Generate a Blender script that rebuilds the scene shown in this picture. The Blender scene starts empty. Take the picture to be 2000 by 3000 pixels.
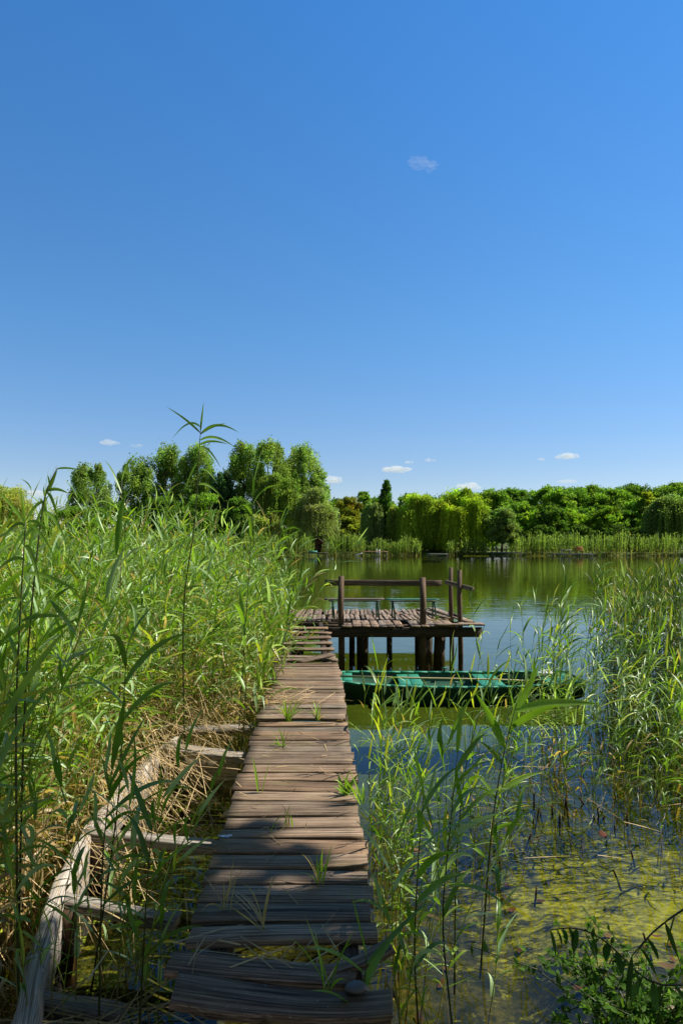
import bpy, math, random
import numpy as np
from mathutils import Vector, Matrix, noise

R = math.radians
rng = np.random.default_rng(7)
random.seed(7)
sc = bpy.context.scene

# ------------------------------------------------------------------ camera
HC = 2.0          # eye above the water
F = 2000.0        # focal length in photo pixels (2000 x 3000 photo)
HY = 1580.0       # horizon row
cd = bpy.data.cameras.new('camera')
cam = bpy.data.objects.new('camera', cd)
sc.collection.objects.link(cam)
cam.location = (0, 0, HC)
cam.rotation_euler = (R(90), 0, 0)
cd.sensor_fit = 'VERTICAL'
cd.sensor_height = 36.0
cd.sensor_width = 24.0
cd.lens = 36.0 * F / 3000.0
cd.shift_y = (HY - 1500.0) / 3000.0
cd.clip_start = 0.05
cd.clip_end = 12000
sc.camera = cam

# ------------------------------------------------------------------ world, sun, exposure
SUN_AZ, SUN_EL = 78.0, 48.0       # clockwise from the view direction; above horizon
w = bpy.data.worlds.new('World')
sc.world = w
w.use_nodes = True
nt = w.node_tree
sky = nt.nodes.new('ShaderNodeTexSky')
sky.sky_type = 'NISHITA'
sky.sun_disc = False
sky.sun_elevation = R(SUN_EL)
sky.sun_rotation = R(SUN_AZ)
sky.altitude = 300
sky.air_density = 1.0
sky.dust_density = 0.0
sky.ozone_density = 2.0
bg = nt.nodes['Background']
bg.inputs['Strength'].default_value = 0.088
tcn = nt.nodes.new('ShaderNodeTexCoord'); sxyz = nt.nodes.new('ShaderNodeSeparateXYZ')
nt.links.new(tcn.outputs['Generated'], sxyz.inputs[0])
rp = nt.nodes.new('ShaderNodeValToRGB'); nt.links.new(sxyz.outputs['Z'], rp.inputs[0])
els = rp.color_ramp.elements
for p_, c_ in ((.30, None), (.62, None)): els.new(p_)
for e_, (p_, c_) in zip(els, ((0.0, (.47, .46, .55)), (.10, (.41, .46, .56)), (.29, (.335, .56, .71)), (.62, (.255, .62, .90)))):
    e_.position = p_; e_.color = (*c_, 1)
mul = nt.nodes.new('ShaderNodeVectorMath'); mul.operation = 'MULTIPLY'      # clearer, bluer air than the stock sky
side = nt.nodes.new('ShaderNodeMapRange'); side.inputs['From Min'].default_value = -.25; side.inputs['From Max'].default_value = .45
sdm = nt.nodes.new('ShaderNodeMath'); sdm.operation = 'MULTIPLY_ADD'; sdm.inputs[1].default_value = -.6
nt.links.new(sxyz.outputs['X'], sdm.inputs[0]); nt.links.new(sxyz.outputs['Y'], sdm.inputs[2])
nt.links.new(sdm.outputs[0], side.inputs['Value'])                        # unseen sky behind and sunward toned warmer so shade fill is less blue
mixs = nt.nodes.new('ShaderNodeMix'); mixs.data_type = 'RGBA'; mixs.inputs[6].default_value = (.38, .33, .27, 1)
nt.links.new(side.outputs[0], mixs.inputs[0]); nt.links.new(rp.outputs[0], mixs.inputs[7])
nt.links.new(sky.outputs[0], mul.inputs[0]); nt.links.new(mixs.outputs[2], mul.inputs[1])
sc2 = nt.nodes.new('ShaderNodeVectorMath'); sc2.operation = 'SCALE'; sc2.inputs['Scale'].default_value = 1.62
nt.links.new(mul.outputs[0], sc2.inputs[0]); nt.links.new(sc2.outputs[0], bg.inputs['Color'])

sd = bpy.data.lights.new('sun', 'SUN')
sd.energy = 5.0
sd.angle = R(0.55)
sd.color = (1.0, 0.95, 0.86)
sun = bpy.data.objects.new('sun', sd)
sc.collection.objects.link(sun)
dsun = Vector((math.cos(R(SUN_EL)) * math.sin(R(SUN_AZ)), math.cos(R(SUN_EL)) * math.cos(R(SUN_AZ)), math.sin(R(SUN_EL))))
sun.rotation_euler = dsun.to_track_quat('Z', 'Y').to_euler()

sc.view_settings.view_transform = 'Standard'
sc.view_settings.look = 'None'
sc.view_settings.exposure = 0.6
sc.view_settings.gamma = 1.0
sc.cycles.max_bounces = 8
sc.cycles.transparent_max_bounces = 24
sc.cycles.caustics_reflective = False
sc.cycles.caustics_refractive = False
sc.cycles.sample_clamp_indirect = 6.0
sc.cycles.use_denoising = True
sc.cycles.volume_bounces = 4

# ------------------------------------------------------------------ helpers
def P(px, py, z=0.0):
    """photo pixel + height above the water -> world point"""
    d = (HC - z) * F / (py - HY)
    return np.array([(px - 1000) / F * d, d, z])

def PD(px, py, d):
    return np.array([(px - 1000) / F * d, d, HC - (py - HY) / F * d])

def norm(a):
    return a / np.maximum(np.linalg.norm(a, axis=-1, keepdims=True), 1e-9)

class MB:
    def __init__(s):
        s.V, s.Q, s.N, s.C, s.G = [], [], [], [], []
        s.n = 0
    def add(s, V, Q=None, ngons=(), col=(0.5, 0.5, 0.5), gc=None):
        V = np.asarray(V, float).reshape(-1, 3)
        s.V.append(V)
        if Q is not None and len(Q):
            s.Q.append(np.asarray(Q, int).reshape(-1, 4) + s.n)
        for f in ngons:
            s.N.append([i + s.n for i in f])
        c = np.asarray(col, float)
        if c.ndim == 1:
            c = np.tile(c, (len(V), 1))
        s.C.append(c)
        s.G.append(V.copy() if gc is None else np.asarray(gc, float))
        s.n += len(V)
        return s
    def build(s, name, mat, parent=None, smooth=False, loc=None):
        V = np.concatenate(s.V); C = np.concatenate(s.C); G = np.concatenate(s.G)
        off = np.zeros(3) if loc is None else np.asarray(loc, float)
        V = V - off
        Q = np.concatenate(s.Q) if s.Q else np.zeros((0, 4), int)
        li = Q.reshape(-1)
        tot = np.full(len(Q), 4)
        if s.N:
            li = np.concatenate([li, np.array([i for f in s.N for i in f], int)])
            tot = np.concatenate([tot, np.array([len(f) for f in s.N], int)])
        st = np.concatenate([[0], np.cumsum(tot)[:-1]])
        me = bpy.data.meshes.new(name)
        me.vertices.add(len(V)); me.vertices.foreach_set('co', V.astype(np.float32).ravel())
        me.loops.add(len(li)); me.loops.foreach_set('vertex_index', li.astype(np.int32))
        me.polygons.add(len(tot)); me.polygons.foreach_set('loop_start', st.astype(np.int32))
        me.polygons.foreach_set('loop_total', tot.astype(np.int32))
        me.update(calc_edges=True)
        a = me.attributes.new('tint', 'FLOAT_COLOR', 'POINT')
        a.data.foreach_set('color', np.concatenate([C, np.ones((len(C), 1))], 1).astype(np.float32).ravel())
        g = me.attributes.new('gc', 'FLOAT_VECTOR', 'POINT')
        g.data.foreach_set('vector', G.astype(np.float32).ravel())
        if smooth:
            me.polygons.foreach_set('use_smooth', np.ones(len(tot), bool))
        me.materials.append(mat)
        me.validate()
        o = bpy.data.objects.new(name, me)
        sc.collection.objects.link(o)
        if parent is not None:
            o.parent = parent
            if loc is not None:
                o.location = tuple(off)
        elif loc is not None:
            o.location = tuple(off)
        return o

def tag(o, label=None, cat=None, group=None, kind=None):
    if label: o['label'] = label
    if cat: o['category'] = cat
    if group: o['group'] = group
    if kind: o['kind'] = kind
    return o

def empty(name, loc=(0, 0, 0), rz=0.0):
    o = bpy.data.objects.new(name, None)
    o.empty_display_size = 0.1
    sc.collection.objects.link(o)
    o.location = tuple(float(v) for v in loc)
    o.rotation_euler = (0, 0, rz)
    return o

def struct(o):
    o['kind'] = 'structure'
    return o

def part(mb, name, mat, root, smooth=False):
    """mesh in world coordinates, attached to a root that sits at some location"""
    o = mb.build(name, mat, root, smooth)
    o.location = -Vector(root.location) if root.type == 'EMPTY' else (0, 0, 0)
    return o

_off = [0.0]
def wood_off():
    _off[0] += 3.17
    return np.array([_off[0] % 97, (_off[0] * 1.7) % 53, (_off[0] * 2.3) % 71])

def plank(mb, a, b, wid, th, up=(0, 0, 1), segs=10, rough=0.006, bow=0.0, warp=0.0, col=None, twist=0.0, bev=0.004, split=0.0):
    """a board from a to b, wid across, th thick; centre line runs through a-b"""
    a = np.asarray(a, float); b = np.asarray(b, float)
    L = np.linalg.norm(b - a); d = (b - a) / L
    u = np.asarray(up, float); u = u - d * np.dot(u, d); u /= np.linalg.norm(u)
    s = np.cross(d, u)
    r = rng
    if col is None:
        k = r.uniform(0.70, 1.2); hue = r.normal(0, .05); col = np.array([0.5 * (1 + hue), 0.5, 0.5 * (1 - hue)]) * k
    t = np.linspace(0, 1, segs + 1)
    e1 = np.cumsum(r.normal(0, rough * 0.5, segs + 1)); e1 -= np.linspace(e1[0], e1[-1], segs + 1) * 0.8
    e2 = np.cumsum(r.normal(0, rough * 0.5, segs + 1)); e2 -= np.linspace(e2[0], e2[-1], segs + 1) * 0.8
    e1 = np.clip(e1, -wid * .12, wid * .12); e2 = np.clip(e2, -wid * .12, wid * .12)
    V, G = [], []
    o = wood_off()
    hw, ht = wid / 2, th / 2
    for i, tt in enumerate(t):
        c = a + d * L * tt + u * (bow * 4 * tt * (1 - tt) + warp * math.sin(tt * 5 + o[1]))
        tw = twist * (tt - .5)
        s2 = s * math.cos(tw) + u * math.sin(tw); u2 = u * math.cos(tw) - s * math.sin(tw)
        l = -hw - e1[i]; rr = hw + e2[i]
        ring = [(l, -ht + bev), (l + bev, -ht), (rr - bev, -ht), (rr, -ht + bev), (rr, ht - bev), (rr - bev, ht), (l + bev, ht), (l, ht - bev)]
        end = 0.0
        for k, (x, y) in enumerate(ring):
            e = 0
            if i in (0, segs): e = r.normal(0, rough * .6) * (1 if i else -1)
            V.append(c + s2 * x + u2 * y + d * e)
            G.append(np.array([L * tt, x, y]) + o)
    Q = []
    for i in range(segs):
        for k in range(8):
            k2 = (k + 1) % 8
            Q.append((i * 8 + k, i * 8 + k2, (i + 1) * 8 + k2, (i + 1) * 8 + k))
    ng = [list(range(7, -1, -1)), [segs * 8 + k for k in range(8)]]
    mb.add(V, Q, ng, col, G)

def log(mb, pts, rad, sides=10, rough=0.06, col=None, capdome=False):
    pts = np.asarray(pts, float); n = len(pts)
    rad = np.broadcast_to(np.asarray(rad, float), (n,))
    if col is None: col = np.array([0.5, 0.5, 0.5]) * rng.uniform(0.8, 1.1)
    V, G = [], []
    o = wood_off()
    rv = rng.normal(0, rough, sides)
    Lc = 0
    for i in range(n):
        d = pts[min(i + 1, n - 1)] - pts[max(i - 1, 0)]; d /= np.linalg.norm(d)
        ref = np.array([1., 0, 0]) if abs(d[0]) < .8 else np.array([0., 1, 0])
        s = np.cross(d, ref); s /= np.linalg.norm(s); u = np.cross(s, d)
        if i: Lc += np.linalg.norm(pts[i] - pts[i - 1])
        for k in range(sides):
            an = 2 * math.pi * k / sides
            rr = rad[i] * (1 + rv[k] + rng.normal(0, rough * .35))
            V.append(pts[i] + s * math.cos(an) * rr + u * math.sin(an) * rr)
            G.append(np.array([Lc, math.cos(an) * rr * 1.0, math.sin(an) * rr]) + o)
    Q = [(i * sides + k, i * sides + (k + 1) % sides, (i + 1) * sides + (k + 1) % sides, (i + 1) * sides + k) for i in range(n - 1) for k in range(sides)]
    mb.add(V, Q, [list(range(sides - 1, -1, -1)), [(n - 1) * sides + k for k in range(sides)]], col, G)

def box(mb, x0, x1, y0, y1, z0, z1, col=(.5, .5, .5)):
    V = [(x0, y0, z0), (x1, y0, z0), (x1, y1, z0), (x0, y1, z0), (x0, y0, z1), (x1, y0, z1), (x1, y1, z1), (x0, y1, z1)]
    mb.add(V, [(3, 2, 1, 0), (4, 5, 6, 7), (0, 1, 5, 4), (1, 2, 6, 5), (2, 3, 7, 6), (3, 0, 4, 7)], (), col)

# ------------------------------------------------------------------ materials
def newmat(name):
    m = bpy.data.materials.new(name); m.use_nodes = True
    t = m.node_tree; t.nodes.clear()
    return m, t, t.nodes, t.links

def out(t, shader, disp=None):
    o = t.nodes.new('ShaderNodeOutputMaterial'); t.links.new(shader, o.inputs['Surface'])

def mixc(t, blend, fac, a, b):
    m = t.nodes.new('ShaderNodeMix'); m.data_type = 'RGBA'; m.blend_type = blend
    for sock, v in ((m.inputs[0], fac), (m.inputs[6], a), (m.inputs[7], b)):
        if hasattr(v, 'node'): t.links.new(v, sock)
        elif isinstance(v, (int, float)): sock.default_value = v
        else: sock.default_value = (*v, 1) if len(v) == 3 else v
    return m.outputs[2]

def math_(t, op, a, b=None, c=None, clamp=False):
    m = t.nodes.new('ShaderNodeMath'); m.operation = op; m.use_clamp = clamp
    for i, v in enumerate((a, b, c)):
        if v is None: continue
        if hasattr(v, 'node'): t.links.new(v, m.inputs[i])
        else: m.inputs[i].default_value = v
    return m.outputs[0]

def ntex(t, vec, scale, detail=4, rough=.55, dist=0.0, w=None):
    n = t.nodes.new('ShaderNodeTexNoise'); n.inputs['Scale'].default_value = scale
    n.inputs['Detail'].default_value = detail; n.inputs['Roughness'].default_value = rough; n.inputs['Distortion'].default_value = dist
    if vec is not None: t.links.new(vec, n.inputs['Vector'])
    return n.outputs['Fac']

def ramp(t, fac, stops):
    r = t.nodes.new('ShaderNodeValToRGB'); t.links.new(fac, r.inputs[0])
    e = r.color_ramp.elements
    while len(e) < len(stops): e.new(0.5)
    for el, (p, c) in zip(e, stops):
        el.position = p; el.color = (*c, 1) if len(c) == 3 else c
    return r.outputs[0]

def attr(t, name, vec=False):
    a = t.nodes.new('ShaderNodeAttribute'); a.attribute_name = name
    return a.outputs['Vector'] if vec else a.outputs['Color']

def mapping(t, vec, scale):
    m = t.nodes.new('ShaderNodeMapping'); m.inputs['Scale'].default_value = scale
    t.links.new(vec, m.inputs['Vector']); return m.outputs[0]

def bump(t, h, strength, dist):
    b = t.nodes.new('ShaderNodeBump'); b.inputs['Strength'].default_value = strength; b.inputs['Distance'].default_value = dist
    t.links.new(h, b.inputs['Height']); return b.outputs[0]

def principled(t, col, rough=.7, spec=.5, normal=None, metal=0):
    p = t.nodes.new('ShaderNodeBsdfPrincipled')
    if hasattr(col, 'node'): t.links.new(col, p.inputs['Base Color'])
    else: p.inputs['Base Color'].default_value = (*col, 1)
    if hasattr(rough, 'node'): t.links.new(rough, p.inputs['Roughness'])
    else: p.inputs['Roughness'].default_value = rough
    p.inputs['Specular IOR Level'].default_value = spec
    p.inputs['Metallic'].default_value = metal
    if normal is not None: t.links.new(normal, p.inputs['Normal'])
    return p.outputs[0]

def wood_mat(name, dark, mid, light, moss=0.0, lichen=0.25):
    """grain runs along gc.x"""
    m, t, N, L = newmat(name)
    g = attr(t, 'gc', True)
    fine = ntex(t, mapping(t, g, (2.5, 170, 170)), 1.0, 7, .72, .0)
    band = ntex(t, mapping(t, g, (1.0, 34, 34)), 1.0, 4, .6, .25)
    blot = ntex(t, g, 5.0, 4, .6)
    f = math_(t, 'ADD', math_(t, 'MULTIPLY', fine, .80), math_(t, 'MULTIPLY', band, .20))
    c = ramp(t, f, [(.40, dark), (.49, mid), (.59, light)])
    crack = ramp(t, ntex(t, mapping(t, g, (1.3, 75, 75)), 1.0, 3, .5, .1), [(.34, (.10, .09, .08)), (.41, (1, 1, 1))])
    c = mixc(t, 'MULTIPLY', .8, c, crack)
    c = mixc(t, 'MULTIPLY', .75, c, ramp(t, blot, [(.32, (.72, .66, .60)), (.6, (1.08, 1.06, 1.03))]))
    c = mixc(t, 'MULTIPLY', 1.0, c, mixc(t, 'ADD', 1.0, attr(t, 'tint'), attr(t, 'tint')))
    spots = ntex(t, g, 60, 3, .7)
    sp = math_(t, 'MULTIPLY', math_(t, 'GREATER_THAN', spots, .69), lichen)
    c = mixc(t, 'MIX', sp, c, (.55, .53, .48))
    if moss:
        mo = ramp(t, ntex(t, g, 3.3, 5, .7), [(.55, (0, 0, 0)), (.68, (moss, moss, moss))])
        c = mixc(t, 'MIX', mo, c, (.16, .17, .05))
    nrm = bump(t, math_(t, 'ADD', fine, math_(t, 'MULTIPLY', crack, .5)), .5, .0016)
    out(t, principled(t, c, .82, .3, nrm))
    return m

M = {}
M['deck'] = wood_mat('weathered_deck_wood', (.050, .031, .019), (.185, .125, .078), (.39, .285, .195), 0.2, .35)
M['deck_old'] = wood_mat('old_platform_wood', (.055, .034, .022), (.185, .128, .086), (.40, .31, .23), 0.1, .2)
M['beam'] = wood_mat('dark_beam_wood', (.018, .012, .008), (.060, .040, .024), (.13, .09, .06), .25, .1)
M['post'] = wood_mat('brown_post_wood', (.035, .020, .012), (.12, .075, .045), (.24, .17, .12), .0, .15)
M['pale'] = wood_mat('bleached_grey_wood', (.12, .095, .07), (.38, .33, .28), (.62, .57, .50), .15, .2)

def foliage_mat(name, trans=.35, rough=.45, spec=.4, gloss=0.0):
    m, t, N, L = newmat(name)
    a = attr(t, 'tint')
    geo = N.new('ShaderNodeNewGeometry')
    n = ntex(t, geo.outputs['Position'], 9.0, 2, .5)
    c = mixc(t, 'MULTIPLY', 1.0, a, ramp(t, n, [(.3, (.75, .78, .7)), (.7, (1.2, 1.18, 1.15))]))
    p = principled(t, c, rough, spec)
    tr = N.new('ShaderNodeBsdfTranslucent')
    tc = mixc(t, 'MULTIPLY', 1.0, c, (1.5, 1.55, .6))
    L.new(tc, tr.inputs['Color'])
    mx = N.new('ShaderNodeMixShader'); mx.inputs[0].default_value = trans
    L.new(p, mx.inputs[1]); L.new(tr.outputs[0], mx.inputs[2])
    out(t, mx.outputs[0])
    return m
M['reed'] = foliage_mat('reed_leaf', .42, .38, .55)
M['leaf'] = foliage_mat('tree_leaf', .48, .7, .08)
M['dry'] = foliage_mat('dry_reed', .12, .6, .3)

def plain_mat(name, rough=.6, spec=.4, amount=.25, scale=8.0):
    m, t, N, L = newmat(name)
    a = attr(t, 'tint')
    g = attr(t, 'gc', True)
    n = ntex(t, g, scale, 5, .65)
    c = mixc(t, 'MULTIPLY', 1.0, a, ramp(t, n, [(.3, (1 - amount,) * 3), (.7, (1 + amount * .6,) * 3)]))
    out(t, principled(t, c, rough, spec, bump(t, n, .25, .01)))
    return m
M['plain'] = plain_mat('plain_surface')
M['bark'] = plain_mat('bark', .9, .1, .5, 14)

def paint_mat():
    m, t, N, L = newmat('worn_green_boat_paint')
    g = attr(t, 'gc', True)
    n = ntex(t, g, 7.0, 6, .7); s = ntex(t, mapping(t, g, (2, 30, 30)), 1.0, 4, .6)
    c = mixc(t, 'MULTIPLY', 1.0, attr(t, 'tint'), ramp(t, n, [(.3, (.84, .85, .84)), (.62, (1.08, 1.07, 1.07))]))
    ch = math_(t, 'MULTIPLY', math_(t, 'GREATER_THAN', math_(t, 'ADD', math_(t, 'MULTIPLY', n, .5), math_(t, 'MULTIPLY', s, .5)), .63), .7)
    c = mixc(t, 'MIX', ch, c, (.16, .19, .15))
    out(t, principled(t, c, .48, .45, bump(t, s, .3, .003)))
    return m
M['paint'] = paint_mat()

def ground_mat():
    m, t, N, L = newmat('lake_bed_and_bank')
    geo = N.new('ShaderNodeNewGeometry'); pos = geo.outputs['Position']
    sep = N.new('ShaderNodeSeparateXYZ'); L.new(pos, sep.inputs[0])
    # mud and silt
    n1 = ntex(t, pos, 3.0, 6, .65); n2 = ntex(t, pos, 22.0, 5, .7)
    mud = ramp(t, math_(t, 'ADD', math_(t, 'MULTIPLY', n1, .6), math_(t, 'MULTIPLY', n2, .4)), [(.38, (.007, .010, .004)), (.50, (.036, .038, .011)), (.62, (.12, .105, .030))])
    # algae mats, clumpy and stretched across the view
    al = ntex(t, mapping(t, pos, (2.2, 3.6, 1)), 2.8, 6, .68, .6)
    al2 = ntex(t, mapping(t, pos, (14, 22, 1)), 1.0, 6, .72, .3)
    a = math_(t, 'ADD', math_(t, 'MULTIPLY', al, .62), math_(t, 'MULTIPLY', al2, .38))
    # where algae grow: right pool, left pool
    def blob(cx, cy, rx, ry):
        dx = math_(t, 'DIVIDE', math_(t, 'SUBTRACT', sep.outputs[0], cx), rx)
        dy = math_(t, 'DIVIDE', math_(t, 'SUBTRACT', sep.outputs[1], cy), ry)
        d = math_(t, 'SQRT', math_(t, 'ADD', math_(t, 'MULTIPLY', dx, dx), math_(t, 'MULTIPLY', dy, dy)))
        return math_(t, 'SUBTRACT', 1.0, d, clamp=True)
    dens = math_(t, 'MAXIMUM', blob(2.1, 4.4, 2.1, 2.0), math_(t, 'MULTIPLY', blob(-1.2, 4.0, .42, 2.0), .62))
    big = ntex(t, mapping(t, pos, (1, 1.5, 1)), 2.3, 3, .55, .5)
    aa = math_(t, 'SUBTRACT', math_(t, 'ADD', math_(t, 'ADD', a, math_(t, 'MULTIPLY', dens, .27)), math_(t, 'MULTIPLY', big, .30)), .262)
    mask = ramp(t, aa, [(.49, (0, 0, 0)), (.55, (.5, .5, .5)), (.63, (1, 1, 1))])
    acol = ramp(t, al2, [(.3, (.09, .095, .014)), (.47, (.24, .24, .030)), (.60, (.42, .41, .055)), (.75, (.66, .62, .15))])
    shal = mixc(t, 'MIX', mask, mud, acol)
    # deep murky body of the lake
    far = ramp(t, math_(t, 'MULTIPLY', math_(t, 'SUBTRACT', sep.outputs[1], 4.8), .22, clamp=True), [(0, (0, 0, 0)), (1, (1, 1, 1))])
    deep = ramp(t, n1, [(.3, (.050, .080, .008)), (.7, (.085, .125, .012))])
    under = mixc(t, 'MIX', far, shal, deep)
    # dry bank and grass land
    soil = ramp(t, n2, [(.3, (.10, .075, .045)), (.5, (.24, .185, .12)), (.7, (.42, .35, .25))])
    grass = ramp(t, ntex(t, pos, 1.1, 6, .7), [(.3, (.035, .055, .012)), (.7, (.11, .15, .03))])
    land = mixc(t, 'MIX', math_(t, 'GREATER_THAN', sep.outputs[1], 40.0), soil, grass)
    isl = ramp(t, math_(t, 'MULTIPLY_ADD', sep.outputs[2], 12.0, .5, clamp=True), [(.3, (0, 0, 0)), (.8, (1, 1, 1))])
    c = mixc(t, 'MIX', isl, under, land)
    out(t, principled(t, c, .9, .15, bump(t, math_(t, 'ADD', n2, al2), .6, .03)))
    return m

def water_mat():
    m, t, N, L = newmat('lake_water')
    geo = N.new('ShaderNodeNewGeometry'); pos = geo.outputs['Position']
    sep = N.new('ShaderNodeSeparateXYZ'); L.new(pos, sep.inputs[0])
    r1 = ntex(t, mapping(t, pos, (1.2, 2.6, 1)), 1.0, 3, .5, .2)
    r2 = ntex(t, mapping(t, pos, (5, 9, 1)), 1.0, 3, .5, .2)
    calm = ntex(t, mapping(t, pos, (.05, .35, 1)), 1.0, 2, .5)
    far = ramp(t, math_(t, 'MULTIPLY', math_(t, 'SUBTRACT', sep.outputs[1], 5.0), .06, clamp=True), [(0, (.25, .25, .25)), (1, (1, 1, 1))])
    h = math_(t, 'ADD', math_(t, 'MULTIPLY', r1, .6), math_(t, 'MULTIPLY', r2, .12))
    b = N.new('ShaderNodeBump'); b.inputs['Distance'].default_value = .03
    L.new(h, b.inputs['Height'])
    L.new(math_(t, 'MULTIPLY', math_(t, 'MULTIPLY', far, ramp(t, calm, [(.35, (.35, .35, .35)), (.62, (1, 1, 1))])), .42), b.inputs['Strength'])
    fr = N.new('ShaderNodeFresnel'); fr.inputs['IOR'].default_value = 1.333
    L.new(b.outputs[0], fr.inputs['Normal'])
    gl = N.new('ShaderNodeBsdfGlossy'); gl.inputs['Roughness'].default_value = .015
    gl.inputs['Color'].default_value = (1, 1, 1, 1)
    L.new(b.outputs[0], gl.inputs['Normal'])
    tr = N.new('ShaderNodeBsdfTransparent'); tr.inputs['Color'].default_value = (.80, .80, .55, 1)
    mx = N.new('ShaderNodeMixShader')
    L.new(fr.outputs[0], mx.inputs[0]); L.new(tr.outputs[0], mx.inputs[1]); L.new(gl.outputs[0], mx.inputs[2])
    out(t, mx.outputs[0])
    return m

# ------------------------------------------------------------------ ground (bed of the lake, banks, land to the horizon) and water
def shore_y(x):
    return 83.2 + 0.8 * math.sin(x * .11) + .4 * math.sin(x * .37 + 1)
def ground_z(x, y):
    by = 2.85 if x < -.6 else (2.3 if x < .9 else 2.3 + min(.75, (x - .9) * 2.2))
    if -1.0 < x < -.6: by = 2.85 - (x + 1.0) / .4 * .55
    n = noise.noise(Vector((x * 1.3, y * 1.3, 0))) * .05 + noise.noise(Vector((x * 5, y * 5, 3))) * .02
    if y < 30:
        s = (by - y)
        if s > 0:
            z = min(.42, .02 + s * .22)
        else:
            z = max(-.75, -.03 + s * .32) if s > -1 else max(-.75, -.35 + (s + 1) * .09)
        return z + n
    if y < 70: return -.75 + n
    k = (y - shore_y(x)) / 1.6
    k = max(-1, min(1, k))
    return (-.25 + .5 * k if k > 0 else -.25 + .5 * (k)) + (.1 if k > 0 else 0) + n * .5
xs = np.concatenate([-np.geomspace(6, 3000, 45)[::-1], np.linspace(-5.9, 6.9, 170), np.geomspace(7, 3000, 45)])
ys = np.concatenate([[-400, -100, -30, -10, -4, -1], np.linspace(0, 9, 130), np.geomspace(9.3, 78, 40), np.linspace(79, 87, 30), np.geomspace(88, 6000, 40)])
V = np.array([(x, y, ground_z(x, y)) for y in ys for x in xs])
nx, ny = len(xs), len(ys)
I = np.arange(nx * ny).reshape(ny, nx)
Q = np.stack([I[:-1, :-1], I[:-1, 1:], I[1:, 1:], I[1:, :-1]], -1).reshape(-1, 4)
mb = MB(); mb.add(V, Q)
struct(mb.build('ground', ground_mat(), smooth=True))
mb = MB(); mb.add([(-900, -3, 0), (900, -3, 0), (900, 92, 0), (-900, 92, 0)], [(0, 1, 2, 3)])
struct(mb.build('lake_water', water_mat()))

# ------------------------------------------------------------------ clouds far off in the sky
def cloud_mat():
    m, t, N, L = newmat('cloud_vapour')
    v = N.new('ShaderNodeVolumePrincipled')
    v.inputs['Color'].default_value = (1, 1, 1, 1); v.inputs['Anisotropy'].default_value = 0.0
    L.new(math_(t, 'MULTIPLY', attr_obj(t, 'thickness'), .045), v.inputs['Density'])
    o = N.new('ShaderNodeOutputMaterial'); L.new(v.outputs[0], o.inputs['Volume']); return m
def attr_obj(t, name):
    a = t.nodes.new('ShaderNodeAttribute'); a.attribute_type = 'OBJECT'; a.attribute_name = name
    return a.outputs['Fac']
CM = cloud_mat()
def sphere_arr(nu=14, nv=9):
    V = [(0, 0, 1)]
    for j in range(1, nv):
        th = math.pi * j / nv
        for i in range(nu):
            ph = 2 * math.pi * i / nu
            V.append((math.sin(th) * math.cos(ph), math.sin(th) * math.sin(ph), math.cos(th)))
    V.append((0, 0, -1))
    Q, T = [], []
    for j in range(nv - 2):
        for i in range(nu):
            a = 1 + j * nu + i; b = 1 + j * nu + (i + 1) % nu
            Q.append((a, a + nu, b + nu, b))
    for i in range(nu):
        T.append([0, 1 + i, 1 + (i + 1) % nu])
        T.append([len(V) - 1, 1 + (nv - 2) * nu + (i + 1) % nu, 1 + (nv - 2) * nu + i])
    return np.array(V), np.array(Q), T
SV, SQ, ST = sphere_arr(20, 12)
DC = 3000.0
clouds = [
    (1236, 482, 92, 44, .10, 120, 'thin pinkish wisp of cloud alone high in the blue sky'),
    (1160, 1376, 84, 16, 1.0, 12, 'flat white cloud above the dark conical poplar'),
    (1198, 1355, 30, 9, .6, 5, 'tiny cloud just above the flat white cloud'),
    (1258, 1349, 32, 9, .7, 5, 'small cloud dot right of the flat white cloud'),
    (1660, 1337, 66, 18, 1.0, 10, 'white puffy cloud above the forest at the right'),
    (1586, 1345, 26, 9, .7, 5, 'small cloud beside the white puffy cloud over the forest'),
    (974, 1408, 52, 32, 1.0, 10, 'white cloud peeking out right of the big poplars'),
    (1372, 1427, 70, 22, 1.0, 9, 'white cloud half hidden behind the bright willow crown'),
    (1662, 1411, 64, 11, .6, 8, 'faint flat cloud just over the forest tops'),
    (108, 1448, 52, 22, 1.0, 8, 'white cloud low behind the reeds at the left'),
    (318, 1298, 62, 12, .55, 8, 'faint cloud streak above the leftmost poplar'),
    (400, 1305, 44, 8, .35, 6, 'barely visible cloud streak left of the tallest reed'),
]
for (cx, cy, cw, ch, al, n, lab) in clouds:
    c = PD(cx, cy, DC); mb = MB()
    k = DC / F
    for i in range(n if cy < 600 else n * 2):
        u = rng.uniform(-.5, .5)
        rx = cw * k * rng.uniform(.16, .32) * (1 - abs(u) * .6); rz = min(rx, ch * k * rng.uniform(.28, .5) * (1.15 - abs(u)))
        if cy < 600: rx *= rng.uniform(.15, .75); rz = rx * rng.uniform(.15, .35)
        else: rx *= rng.uniform(.6, 1.1)
        p = c + np.array([u * cw * k * .8, rng.uniform(-20, 20), rng.uniform(-.12, .25) * ch * k * (1 - abs(u)) - u * (30 if cy < 600 else 0) + (rng.normal(0, 9) if cy < 600 else 0)])
        W = SV * np.array([rx, rx, rz])
        W = W + np.array([noise.noise_vector(Vector(v * .08 + p * .01)) for v in W]) * rz * .5
        mb.add(W + p, SQ, ST, (al,) * 3)
    o = mb.build('cloud', CM, smooth=True, loc=c)
    o['thickness'] = al if cy < 600 else al * .6
    tag(o, lab, 'cloud', 'small white clouds')

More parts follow.
